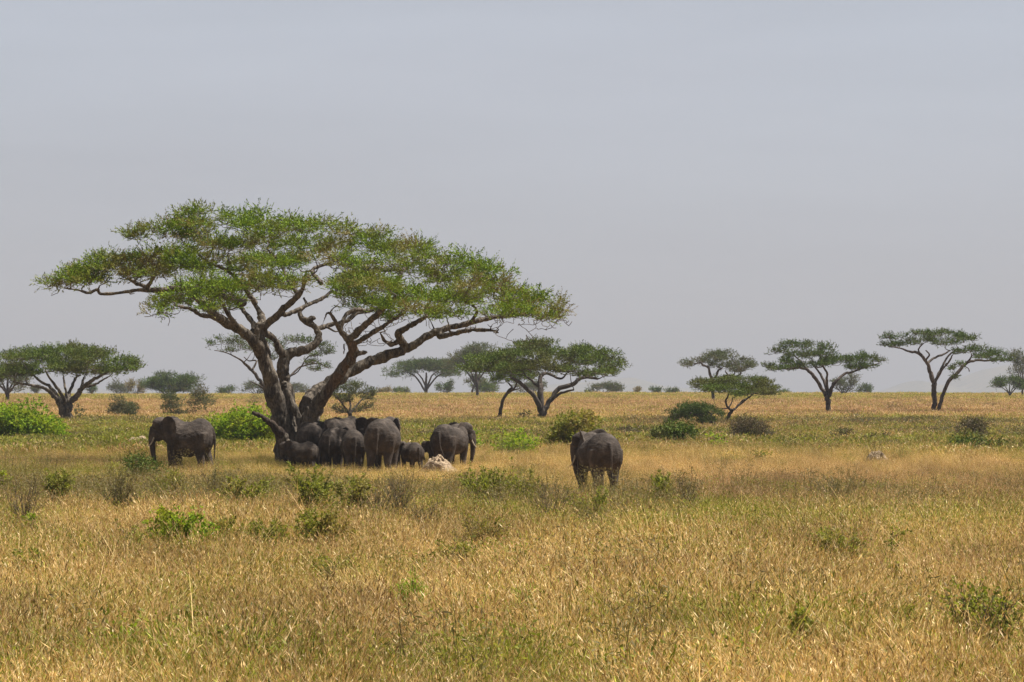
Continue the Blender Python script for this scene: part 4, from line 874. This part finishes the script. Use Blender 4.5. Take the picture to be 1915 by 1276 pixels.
mound('termite_mound', 'rounded pale mound alone in the grass at the right', 1640, 868, 50, 27, M_mound, 85, 5)
mound('earth_mound', 'reddish bare earth mound on the far slope right of the wide low acacia', 163, 752, 26, 7, M_mound_red, 86, 3, 'mound')
mound('earth_mound', 'tiny red mound on the slope seen between the trunks of the biggest tree', 556, 755, 12, 7, M_mound_red, 87, 3, 'mound')

# ------------------------------------------------------------------ elephants
def superring(x, zb, zt, hw, k=20, ridge=0.0):
    zc = (zb + zt) / 2; hh = (zt - zb) / 2; out = []
    for i in range(k):
        a = 2 * math.pi * i / k; c, s_ = math.cos(a), math.sin(a)
        y = hw * math.copysign(abs(c) ** .85, c); z = zc + hh * math.copysign(abs(s_) ** (.9 if s_ < 0 else 1.0), s_)
        if s_ > 0: y *= 1 - .10 * s_ - ridge * s_ ** 3
        out.append((x, y, z))
    return out
def loft(bm, rings):
    vs = [[bm.verts.new(p) for p in r] for r in rings]; k = len(vs[0])
    for a, b_ in zip(vs[:-1], vs[1:]):
        for i in range(k): bm.faces.new((a[i], a[(i + 1) % k], b_[(i + 1) % k], b_[i]))
    bm.faces.new(list(reversed(vs[0]))); bm.faces.new(vs[-1])
def tube_bm(bm, pts, sides=12, flat=None):
    c = catmull(np.array(pts, float), 5); t = np.gradient(c[:, :3], axis=0); t /= np.linalg.norm(t, axis=1)[:, None]
    rings = []
    for p, d in zip(c, t):
        ref = np.array([0, 1., 0]) if abs(d[1]) < .9 else np.array([1., 0, 0])
        a = np.cross(d, ref); a /= np.linalg.norm(a); b_ = np.cross(d, a)
        rings.append([tuple(p[:3] + p[3] * (math.cos(x) * a * (flat or 1) + math.sin(x) * b_)) for x in np.linspace(0, 2 * math.pi, sides, endpoint=False)])
    loft(bm, rings)
def ball(bm, c, r, rot=None):
    import bmesh
    q = bmesh.ops.create_icosphere(bm, subdivisions=3, radius=1)
    M = Matrix.Translation(c) @ (rot or Matrix()) @ Matrix.Diagonal((*r, 1)); bmesh.ops.transform(bm, matrix=M, verts=q['verts'])
EAR = [(.0, .30), (.16, .40), (.38, .44), (.60, .38), (.76, .18), (.80, -.06), (.72, -.34), (.56, -.56), (.44, -.80), (.34, -.86), (.24, -.66), (.12, -.40), (.02, -.12)]
def ear_bm(bm, Mx, side, spread, size=1.0, th=.04):
    """ear slab fanning from the attachment edge; Mx = head matrix; spread = angle away from the neck"""
    def pt(u_, v, off):
        cu = .16 * math.sin(u_ * 3.2) ; back = u_ * size
        x = -back * math.cos(spread) ; y = side * (back * math.sin(spread) + cu * .5 + off * .9 + .02)
        x += off * .5
        return Mx @ Vector((x, y, v * size))
    cen = (.38, -.12); n = len(EAR); rings = []
    for off in (-th, th):
        rr = []
        for f in (1.0, .75, .5, .25):
            rr.append([pt(cen[0] + (e[0] - cen[0]) * f, cen[1] + (e[1] - cen[1]) * f, off * (1 if f < 1 else .55)) for e in EAR])
        rings.append((rr, pt(*cen, off)))
    vs = []
    for rr, c in rings:
        vs.append(([[bm.verts.new(p) for p in r] for r in rr], bm.verts.new(c)))
    for k, (rr, c) in enumerate(vs):
        for a, b_ in zip(rr[:-1], rr[1:]):
            for i in range(n):
                f = (a[i], a[(i + 1) % n], b_[(i + 1) % n], b_[i]); bm.faces.new(f if k else tuple(reversed(f)))
        for i in range(n):
            f = (rr[-1][i], rr[-1][(i + 1) % n], c); bm.faces.new(f if k else tuple(reversed(f)))
    a, b_ = vs[0][0][0], vs[1][0][0]
    for i in range(n): bm.faces.new((a[i], a[(i + 1) % n], b_[(i + 1) % n], b_[i]))
import bmesh
CLEAR_E = []
def elephant(label, px, Y, height, heading, yaw=0, pitch=0, ears=(.5, .5), trunk='down', tail=0, stride=(0, 0, 0, 0), calf=False, width=1.0, tusk=True, seed=0, length=1.0, belly=.10):
    sc = height / 2.5; bm = bmesh.new(); fat = width
    st = [(-1.36, 1.52, 1.92, .14), (-1.30, 1.20, 2.08, .38), (-1.14, .98, 2.28, .58), (-.88, .86, 2.44, .70), (-.55, .80, 2.46, .76), (-.15, .70, 2.31, .83), (.22, .70, 2.30, .81),
          (.52, .80, 2.44, .72), (.78, .94, 2.49, .60), (.98, 1.16, 2.44, .46), (1.2, 1.38, 2.34, .36), (1.4, 1.52, 2.25, .3)]
    st = [(a, b_ + (belly if -1.2 < a < .9 else 0), c, d) for a, b_, c, d in st]
    if calf: st = [(a, b_ - .05, c - (.06 if abs(a) > .6 else -.02), d * 1.02) for a, b_, c, d in st]
    loft(bm, [superring(a * length, b_, c, d * fat, ridge=.12) for a, b_, c, d in st])
    Lx = length
    # legs: stride offsets (front left, front right, hind left, hind right)
    for i, sg in ((0, 1), (1, -1)):
        f = stride[i]; y = sg * .36 * fat
        tube_bm(bm, [(.66 * Lx, y * .95, 1.75, .34), (.72 * Lx, y, 1.25, .27), (.74 * Lx + f * .5, y, .88, .205), (.73 * Lx + f * .8, y, .5, .17), (.72 * Lx + f, y, .18, .165), (.72 * Lx + f, y, .02, .19)])
    for i, sg in ((2, 1), (3, -1)):
        f = stride[i]; y = sg * .37 * fat
        tube_bm(bm, [(-.82 * Lx, y * .85, 1.75, .42), (-.84 * Lx, y * .95, 1.35, .37), (-.80 * Lx + f * .4, y, .98, .26), (-.94 * Lx + f * .8, y, .52, .175), (-.92 * Lx + f, y, .2, .165), (-.88 * Lx + f, y, .02, .19)])
    # head, set on the neck
    H = Matrix.Translation((1.22 * Lx, 0, 2.05)) @ Matrix.Rotation(yaw, 4, 'Z') @ Matrix.Rotation(pitch, 4, 'Y')
    def h(x, y, z): return H @ Vector((x, y, z))
    hr = H.to_3x3().to_4x4()
    ball(bm, h(.22, 0, .12), (.40, .33, .38), hr); ball(bm, h(.34, .11, .24), (.22, .20, .20), hr); ball(bm, h(.34, -.11, .24), (.22, .20, .20), hr)
    ball(bm, h(.05, 0, -.02), (.36, .36, .42), hr); ball(bm, h(.26, 0, -.35), (.26, .19, .22), hr); ball(bm, h(.44, 0, -.05), (.22, .23, .30), hr)
    ball(bm, h(.38, 0, -.52), (.15, .09, .10), hr)
    for sg in (1, -1): ball(bm, h(.46, sg * .17, -.26), (.16, .10, .24), hr)
    TR = {'down': [(.50, 0, .05, .24), (.62, 0, -.25, .205), (.70, 0, -.6, .17), (.72, 0, -1.0, .135), (.70, 0, -1.4, .105), (.66, 0, -1.75, .085), (.66, 0, -1.92, .075)],
          'fwd': [(.50, 0, .05, .24), (.64, 0, -.25, .205), (.78, 0, -.6, .165), (.88, 0, -1.0, .135), (.93, 0, -1.4, .105), (.92, 0, -1.7, .085), (.86, 0, -1.86, .075)],
          'curl': [(.50, 0, .05, .24), (.62, 0, -.25, .2), (.68, 0, -.6, .165), (.62, 0, -1.0, .13), (.45, 0, -1.3, .105), (.25, 0, -1.4, .09), (.12, 0, -1.3, .08)]}[trunk]
    tube_bm(bm, [(*h(*t[:3]), t[3] * (.95 if not calf else .9)) for t in TR])
    for sg, sp in ((1, ears[0]), (-1, ears[1])):
        E = H @ Matrix.Translation((.06, sg * .27, .02)); ear_bm(bm, E, sg, sp, 1.06 if not calf else .85, .05)
    # tail
    tube_bm(bm, [(-1.28 * Lx, 0, 2.02, .10), (-1.40 * Lx, tail * .2, 1.75, .062), (-1.44 * Lx, tail * .5, 1.35, .05), (-1.44 * Lx, tail * .9, 1.0, .04), (-1.42 * Lx, tail * 1.1, .82, .035)], 8)
    bmesh.ops.triangulate(bm, faces=bm.faces); bmesh.ops.recalc_face_normals(bm, faces=bm.faces)
    me = bpy.data.meshes.new('elephant'); bm.to_mesh(me); bm.free(); me.materials.append(M_skin)
    o = bpy.data.objects.new('elephant', me); COL.objects.link(o)
    r = o.modifiers.new('r', 'REMESH'); r.mode = 'VOXEL'; r.voxel_size = .028; r.use_smooth_shade = True
    s_ = o.modifiers.new('s', 'SMOOTH'); s_.factor = .6; s_.iterations = 7
    dg = bpy.context.evaluated_depsgraph_get(); m2 = bpy.data.meshes.new_from_object(o.evaluated_get(dg)); o.modifiers.clear(); o.data = m2
    if not m2.materials: m2.materials.append(M_skin)
    co = np.empty(len(m2.vertices) * 3, np.float32); m2.vertices.foreach_get('co', co); co = co.reshape(-1, 3)
    no = np.empty(len(m2.vertices) * 3, np.float32); m2.vertices.foreach_get('normal', no); no = no.reshape(-1, 3)
    d = np.array([mnoise.noise(Vector((float(c[0]) * 2.2 + seed, float(c[1]) * 2.2, float(c[2]) * 1.6))) * .022 + mnoise.noise(Vector((float(c[0]) * 7, float(c[1]) * 7 + seed, float(c[2]) * 14))) * .009 for c in co])
    m2.vertices.foreach_set('co', (co + no * d[:, None]).astype(np.float32).ravel()); m2.polygons.foreach_set('use_smooth', np.ones(len(m2.polygons), bool)); m2.update()
    b = B(px, Y); CLEAR_E.append((float(b[0]), Y, height * (.9 if abs(math.cos(heading)) > .8 else .5))); root = empty('elephant', b); o.name = 'body'; o.parent = root
    root.rotation_euler = (0, 0, heading); root.scale = (sc, sc, sc); tag(root, label, 'elephant', 'elephants of the herd')
    def part(name, fn, mat):
        q = bmesh.new(); fn(q); mm = bpy.data.meshes.new(name); bmesh.ops.recalc_face_normals(q, faces=q.faces); q.to_mesh(mm); q.free(); mm.materials.append(mat)
        mm.polygons.foreach_set('use_smooth', np.ones(len(mm.polygons), bool)); p_ = bpy.data.objects.new(name, mm); COL.objects.link(p_); p_.parent = root
    if tusk and not calf:
        for sg in (1, -1):
            part('tusk', lambda q: tube_bm(q, [(*h(.52, sg * .19, -.36), .04), (*h(.62, sg * .23, -.56), .035), (*h(.74, sg * .25, -.70), .026), (*h(.86, sg * .23, -.76), .012)], 8), M_ivory)
    for sg in (1, -1): part('eye', lambda q: ball(q, h(.48, sg * .235, .02), (.035, .025, .03)), M_eye)
    part('tail_tuft', lambda q: tube_bm(q, [(-1.42 * Lx, tail * 1.1, .88, .03), (-1.42 * Lx, tail * 1.15, .72, .05), (-1.41 * Lx, tail * 1.2, .52, .012)], 7, .6), M_tuft)
    return root
elephant('elephant in profile facing left with tusk and hanging trunk, left of the bright green bush', 352, 172, 2.62, R(169), yaw=.05, pitch=.12, ears=(.50, .7), trunk='down', stride=(0.04, -.12, .12, -.1), seed=1, length=.86, belly=0)
elephant('lone elephant seen from behind, in front of the olive bush', 1118, 142.5, 2.5, R(109), yaw=.75, pitch=.25, ears=(1.0, .6), trunk='down', tail=-.04, stride=(.1, -.05, -.05, .12), width=.94, seed=2, belly=.2)
elephant('tallest herd elephant seen from behind, with a small calf at its right side', 716, 171, 2.6, R(82), yaw=-.35, pitch=-.1, ears=(1.15, .8), tail=.03, stride=(.05, 0, -.06, .12), seed=3, width=1.0)
elephant('right herd elephant standing behind the lumpy pale mound, trunk down on its right', 843, 174, 2.28, R(63), yaw=-.75, pitch=.1, ears=(.7, .75), trunk='down', tail=-.28, seed=4, width=1.0)
elephant('elephant with rump against the base of the biggest trunk, behind the grey calf', 585, 176, 2.3, R(82), yaw=-.6, pitch=0, ears=(.5, .9), seed=5, width=1.02)
elephant('herd elephant third from the trunk, its back showing behind the smaller ones', 634, 181, 2.42, R(64), yaw=.3, pitch=-.1, ears=(1.2, 1.0), seed=6)
elephant('smaller herd elephant from behind, left of the tallest one', 661, 173, 2.03, R(97), yaw=-.2, ears=(.8, .8), seed=7, width=.95)
elephant('herd elephant squeezed between the trunk elephant and the smaller one', 622, 174.5, 2.05, R(84), yaw=.2, ears=(.6, .6), seed=8, width=.9, tusk=False)
elephant('grey calf facing left with lowered head, at the foot of the biggest tree', 564, 173, 1.48, R(171), yaw=.1, pitch=.5, ears=(.2, .2), trunk='curl', calf=True, seed=9, length=.98, width=1.05)
elephant('small dark calf close to the right side of the tallest herd elephant', 770, 173, 1.42, R(118), yaw=.5, pitch=.1, ears=(.6, .5), calf=True, seed=10, width=1.0)
elephant('calf half hidden behind the lumpy mound and the right herd elephant', 822, 179, 1.28, R(160), yaw=.1, pitch=.3, ears=(.3, .3), calf=True, seed=11)

# ------------------------------------------------------------------ grass
def tuft(name, n, rad, h0, h1, w, lean, seed, heads=.25, droop=.35):
    rng = np.random.default_rng(seed)
    a = rng.uniform(0, 2 * math.pi, n); r = np.sqrt(rng.random(n)) * rad
    base = np.stack([r * np.cos(a), r * np.sin(a), np.full(n, -.03)], 1)
    hh = rng.uniform(h0, h1, n); la = a + rng.normal(0, .9, n); lm = np.abs(rng.normal(0, lean, n)) + .05
    dx = np.cos(la) * lm; dy = np.sin(la) * lm
    lv = [0, .45, .8, 1.0]; ws = [.9, 1.0, .65, .12]
    fa = rng.uniform(0, math.pi, n); wx = np.cos(fa); wy = np.sin(fa); ww = w * rng.uniform(.6, 1.4, n)
    dr = rng.uniform(0, droop, n)
    P_ = []
    for t, k in zip(lv, ws):
        c = base + np.stack([dx * hh * t ** 1.4, dy * hh * t ** 1.4, hh * (t - dr * t ** 3 * .6)], 1)
        o_ = np.stack([wx * ww * k * .5, wy * ww * k * .5, np.zeros(n)], 1)
        P_ += [c - o_, c + o_]
    V = np.stack(P_, 1); m_ = V.shape[1]
    ix = np.arange(n)[:, None] * m_
    F = np.concatenate([ix + np.array([[k * 2, k * 2 + 1, k * 2 + 3, k * 2 + 2]]) for k in range(3)], 0)
    V = V.reshape(-1, 3)
    # seed heads
    nh = int(n * heads)
    if nh:
        id_ = rng.integers(0, n, nh); B4 = V.reshape(n, m_, 3)[id_]; f_ = rng.uniform(0, 1, nh)[:, None]
        tip = B4[:, 4] * (1 - f_) + B4[:, 6] * f_; d = B4[:, 6] - B4[:, 4] + rng.normal(0, .05, (nh, 3)); d /= np.linalg.norm(d, axis=1)[:, None] + 1e-6
        ln = (.035 + .06 * rng.random(nh))[:, None] * (w / .0042) ** .6; a2 = rng.uniform(0, math.pi, nh); wv = np.stack([np.cos(a2), np.sin(a2), np.zeros(nh)], 1) * (w * 1.3)
        Q = np.stack([tip, tip + d * ln * .5 + wv, tip + d * ln, tip + d * ln * .5 - wv], 1)
        F = np.vstack([F, len(V) + np.arange(nh * 4).reshape(-1, 4)]); V = np.vstack([V, Q.reshape(-1, 3)])
    return mesh_obj(name, V, F, M_grass, link=False)
def leafy_proto(name, n, rad, h, leaf, mat, seed):
    rng = np.random.default_rng(seed); V = []; 
    pos = np.stack([rng.normal(0, rad * .5, n), rng.normal(0, rad * .5, n), rng.uniform(.1, 1, n) * h], 1)
    lv = rng.normal(0, 1, (n, 3)); lv[:, 2] = abs(lv[:, 2]); lv /= np.linalg.norm(lv, axis=1)[:, None]
    wv = np.cross(lv, rng.normal(0, 1, (n, 3))); wv /= np.linalg.norm(wv, axis=1)[:, None]
    s_ = rng.uniform(.6, 1.3, (n, 1)); lv *= leaf[0] * s_; wv *= leaf[1] * s_ * .5
    V = np.stack([pos, pos + lv * .5 + wv, pos + lv, pos + lv * .5 - wv], 1).reshape(-1, 3)
    k = max(5, n // 14); fr = np.zeros((k, 3)); to = pos[rng.integers(0, n, k)]; o_ = np.array([.006, .004, 0])
    Q = np.stack([fr - o_, fr + o_, to + o_ * .5, to - o_ * .5], 1).reshape(-1, 3)
    V = np.vstack([V, Q]); return mesh_obj(name, V, np.arange(len(V)).reshape(-1, 4), mat, link=False)
def scatter(name, pts, rot, scl, idx, green, warm, protos, label=None, cat=None):
    pc = bpy.data.collections.new(name + '_kinds')
    for i, q in enumerate(protos): q.name = '%s_kind_%02d' % (name, i); pc.objects.link(q)
    me = bpy.data.meshes.new(name); me.vertices.add(len(pts)); me.vertices.foreach_set('co', np.asarray(pts, np.float32).ravel())
    def att(nm, ty, arr, key='value'):
        a = me.attributes.new(nm, ty, 'POINT'); a.data.foreach_set(key, np.asarray(arr).ravel())
    att('rot', 'FLOAT_VECTOR', rot.astype(np.float32), 'vector'); att('scl', 'FLOAT_VECTOR', scl.astype(np.float32), 'vector'); att('idx', 'INT', idx.astype(np.int32))
    att('green', 'FLOAT', green.astype(np.float32)); att('warm', 'FLOAT', warm.astype(np.float32))
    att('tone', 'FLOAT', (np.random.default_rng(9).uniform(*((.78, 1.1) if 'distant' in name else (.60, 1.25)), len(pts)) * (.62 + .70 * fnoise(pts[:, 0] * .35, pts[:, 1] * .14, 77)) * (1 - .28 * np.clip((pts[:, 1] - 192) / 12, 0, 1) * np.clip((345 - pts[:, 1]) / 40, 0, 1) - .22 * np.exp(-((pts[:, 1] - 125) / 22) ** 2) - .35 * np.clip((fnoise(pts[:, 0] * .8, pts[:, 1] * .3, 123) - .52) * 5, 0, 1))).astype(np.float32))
    o = bpy.data.objects.new(name, me); COL.objects.link(o)
    gt = bpy.data.node_groups.new(name, 'GeometryNodeTree')
    gt.interface.new_socket('Geometry', in_out='INPUT', socket_type='NodeSocketGeometry'); gt.interface.new_socket('Geometry', in_out='OUTPUT', socket_type='NodeSocketGeometry')
    nn = gt.nodes; gi = nn.new('NodeGroupInput'); go = nn.new('NodeGroupOutput'); ip = nn.new('GeometryNodeInstanceOnPoints'); ci = nn.new('GeometryNodeCollectionInfo')
    ci.inputs['Collection'].default_value = pc; ci.inputs['Separate Children'].default_value = True; ci.inputs['Reset Children'].default_value = True
    def na(nm, ty):
        q = nn.new('GeometryNodeInputNamedAttribute'); q.data_type = ty; q.inputs['Name'].default_value = nm; return [s for s in q.outputs if s.name == 'Attribute' and s.enabled][0]
    l = gt.links.new; l(gi.outputs[0], ip.inputs['Points']); l(ci.outputs[0], ip.inputs['Instance']); ip.inputs['Pick Instance'].default_value = True
    l(na('idx', 'INT'), ip.inputs['Instance Index']); l(na('rot', 'FLOAT_VECTOR'), ip.inputs['Rotation']); l(na('scl', 'FLOAT_VECTOR'), ip.inputs['Scale']); l(ip.outputs[0], go.inputs[0])
    md = o.modifiers.new('g', 'NODES'); md.node_group = gt
    tag(o, label, cat, kind='stuff'); return o
def in_zone(x, y, cx, cy, rx, ry): return np.exp(-(((x - cx) / rx) ** 2 + ((y - cy) / ry) ** 2))
def pxof(x, y): return x / y * FPX * CP + PW / 2
def zone_fields(x, y):
    px = pxof(x, y)
    n1 = fnoise(x * .09, y * .045, 3); n2 = fnoise(x * .35, y * .16, 9); n3 = fnoise(x * .05 + 7, y * .03, 17)
    g = .14 + .9 * np.clip((n1 - .46) * 3.2, 0, 1) * .42 + .75 * np.clip((n2 - .53) * 3.5, 0, 1)
    band = np.clip((y - 196) / 14, 0, 1) * np.clip((335 - y) / 50, 0, 1)          # greener strip behind the herd
    g += band * (.40 + .5 * (n2 - .4)) * np.clip(1.1 - (px - 400) / 1100, .28, 1)
    g += .55 * np.exp(-((y - 166) / 5) ** 2) * np.clip((340 - px) / 120, 0, 1)     # green strip in front of the left elephant
    g += .3 * np.exp(-((y - 740) / 130) ** 2)
    g *= np.where((y > 340) & (y < 560), .45, 1)
    w = .16 + .85 * np.clip((n3 - .5) * 3.5, 0, 1) * .6
    w += .45 * np.exp(-((y - 152) / 13) ** 2) * np.clip((px - 1150) / 120, 0, 1)
    w += .50 * np.exp(-((y - 118) / 22) ** 2)
    w += .60 * np.clip((y - 330) / 50, 0, 1) * np.clip((860 - y) / 260, .35, 1)
    w += .35 * np.exp(-((y - 44) / 5) ** 2) * np.exp(-((px - 730) / 110) ** 2)
    w += .4 * np.clip((n2 - .6) * 4, 0, 1) + .35 * np.clip((fnoise(x * .6, y * .25, 71) - .5) * 4, 0, 1)
    g = g * (1 - .75 * np.clip((px - 1120) / 150, 0, 1) * np.clip((y - 98) / 12, 0, 1) * np.clip((186 - y) / 12, 0, 1)); g = g * (1 - .3 * np.exp(-((y - 130) / 30) ** 2))
    q_ = np.random.default_rng(len(x)); g = g + np.where(q_.random(len(x)) < .07, .55, 0); w = w + q_.normal(0, .16, len(x))
    return np.clip(g, 0, .95), np.clip(w, 0, .95)
rng = np.random.default_rng(5)
def frustum_pts(n, y0, y1, power):
    u_ = rng.random(n)
    k = power + 1; y = (y0 ** k + (y1 ** k - y0 ** k) * u_) ** (1 / k) if abs(k) > 1e-6 else y0 * (y1 / y0) ** u_
    hw = .1405 * y * 1.12 + 3; x = rng.uniform(-1, 1, n) * hw
    return x, y
near = [tuft('t', 60, .30, .28, .62, .0042, .66, 300 + i, 1.2) for i in range(7)] + [tuft('t', 42, .24, .42, .85, .0040, .46, 320 + i, 1.4, .2) for i in range(4)] + [tuft('t', 54, .34, .22, .5, .0046, 1.05, 340 + i, .8, .7) for i in range(4)]
x, y = frustum_pts(90000, 32, 205, .35)
g_, w_ = zone_fields(x, y); n = len(x)
hv = .72 + .75 * fnoise(x * .3, y * .2, 30)
for (a_, b_, c_, d_) in ((826, 892, 1.0, 2.5), (1640, 870, .8, 2.5)):     # shorter grass in front of the mounds
    q = G(a_, b_); hv *= 1 - .55 * in_zone(x, y, q[0], q[1], c_, d_)
hv *= 1 - (.62 - .55 * fnoise(x * .5, y * .2, 91)) * np.clip((y - 112) / 14, 0, 1) * np.clip((215 - y) / 15, 0, 1)
for (cx_, cy_, cr_) in CLEAR_E: hv *= 1 - (.72 * in_zone(x, y, cx_, cy_ - 9, cr_ * 1.7, 17) if cy_ < 150 else .12 * in_zone(x, y, cx_, cy_ - 5, cr_ * 1.3, 9))
for (cx_, cy_, cr_) in CLEAR: hv *= 1 - .35 * in_zone(x, y, cx_, cy_ - 1.5, max(cr_, .3), 2.5)
sc_ = hv * rng.uniform(.75, 1.25, n)
rot = np.stack([rng.normal(0, .16, n), rng.normal(0, .16, n), rng.uniform(0, 6.28, n)], 1)
ix = rng.integers(0, 15, n); ix = np.where((y < 85) & (rng.random(n) < .25), rng.integers(7, 11, n), ix)
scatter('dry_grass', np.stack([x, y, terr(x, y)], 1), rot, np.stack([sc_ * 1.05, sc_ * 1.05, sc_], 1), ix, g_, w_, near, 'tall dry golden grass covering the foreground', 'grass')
far = [tuft('t', 170, .85, .22, .50, .016, .5, 360 + i, .15) for i in range(6)] + [tuft('t', 130, .75, .3, .62, .017, .4, 370 + i, .3) for i in range(2)]
x, y = frustum_pts(52000, 195, 1020, -.35)
g_, w_ = zone_fields(x, y); n = len(x); sc_ = (.55 + .75 * fnoise(x * .12, y * .05, 40)) * rng.uniform(.8, 1.25, n) * (1 + .15 * np.clip((y - 400) / 400, 0, 1))
rot = np.stack([rng.normal(0, .08, n), rng.normal(0, .08, n), rng.uniform(0, 6.28, n)], 1)
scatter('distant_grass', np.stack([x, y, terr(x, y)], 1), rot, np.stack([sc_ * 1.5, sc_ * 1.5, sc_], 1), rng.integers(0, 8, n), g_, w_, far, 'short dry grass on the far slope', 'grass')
# low leafy ground cover in patches
lp = [leafy_proto('l', 190, .4, .75, (.052, .022), M_leaf_herb, 400 + i) for i in range(4)] + [leafy_proto('l', 170, .35, .65, (.05, .024), M_leaf_olive, 410 + i) for i in range(3)] + [leafy_proto('l', 190, .4, .95, (.07, .014), M_leaf_dry, 420 + i) for i in range(3)]
x, y = frustum_pts(26000, 34, 190, .5); px = pxof(x, y)
dens = np.clip((fnoise(x * .28, y * .13, 50) - .56) * 5, 0, 1) * .30 * np.where(y > 138, .25, 1) + .85 * np.exp(-((y - 114) / 20) ** 2) * np.clip((fnoise(x * .3, y * .12, 57) - .40) * 5, 0, 1) * np.where(px > 1300, .35, 1) + .35 * np.exp(-((y - 164) / 5) ** 2) * np.clip((330 - px) / 100, 0, 1)
for (cx_, cy_, cr_) in CLEAR_E: dens = dens * (1 - .9 * in_zone(x, y, cx_, cy_ - 9, cr_ * 1.6, 15))
k = rng.random(len(x)) < dens; x = x[k]; y = y[k]; n = len(x)
sc_ = rng.uniform(.6, 1.35, n); z1 = np.zeros(n)
ix = rng.integers(0, 10, n); ix = np.where((y > 92) & (rng.random(n) < .5), rng.integers(7, 10, n), ix)
scatter('ground_herbs', np.stack([x, y, terr(x, y)], 1), np.stack([z1, z1, rng.uniform(0, 6.28, n)], 1), np.stack([sc_] * 3, 1), ix, z1, z1, lp, 'low green and brown herbs growing in patches through the grass', 'herbs')
lq = [leafy_proto('l', 200, .9, .6, (.15, .07), M_leaf_olive, 430 + i) for i in range(5)] + [leafy_proto('l', 180, .9, .6, (.14, .06), M_leaf_herb, 440 + i) for i in range(2)] + [leafy_proto('l', 260, .9, .8, (.11, .035), M_scrub, 450 + i) for i in range(3)]
x, y = frustum_pts(17000, 198, 560, .2)
dens = np.clip((y - 198) / 10, 0, 1) * np.clip((330 - y) / 40, 0, 1) * (.06 + .9 * np.clip(fnoise(x * .12, y * .06, 60) - .45, 0, 1) * 2) * np.where(pxof(x, y) > 1100, .6, 1) + .012 + .6 * np.exp(-((y - 306) / 16) ** 2) * np.clip((fnoise(x * .1, y * .05, 66) - .40) * 4, 0, 1) * np.where(pxof(x, y) > 1150, 1, .35)
k = rng.random(len(x)) < dens; x = x[k]; y = y[k]; n = len(x); sc_ = rng.uniform(.5, 1.2, n); z1 = np.zeros(n)
ix = rng.integers(0, 10, n); ix = np.where((y > 288) & (rng.random(n) < np.where(pxof(x, y) > 1150, .85, .5)), rng.integers(7, 10, n), ix)
scatter('scrub_cover', np.stack([x, y, terr(x, y)], 1), np.stack([z1, z1, rng.uniform(0, 6.28, n)], 1), np.stack([sc_ * 1.2, sc_ * 1.2, sc_ * .9], 1), ix, z1, z1, lq, 'belt of low green scrub behind the herd', 'scrub')

# ------------------------------------------------------------------ haze (closed box of even air, sky outside)
hv_ = [(-9500, -300, -40), (9500, -300, -40), (9500, 17500, -40), (-9500, 17500, -40)]; hv_ += [(a, b_, 330) for a, b_, c in hv_]
m, n, o = newmat('haze_air')
vp = n.nodes.new('ShaderNodeVolumePrincipled'); vp.inputs['Color'].default_value = (.315, .350, .425, 1); vp.inputs['Density'].default_value = .00014; vp.inputs['Anisotropy'].default_value = .1
n.links.new(vp.outputs[0], o.inputs['Volume'])
tag(mesh_obj('haze', hv_, [(3, 2, 1, 0), (4, 5, 6, 7), (0, 1, 5, 4), (1, 2, 6, 5), (2, 3, 7, 6), (3, 0, 4, 7)], m), kind='stuff')
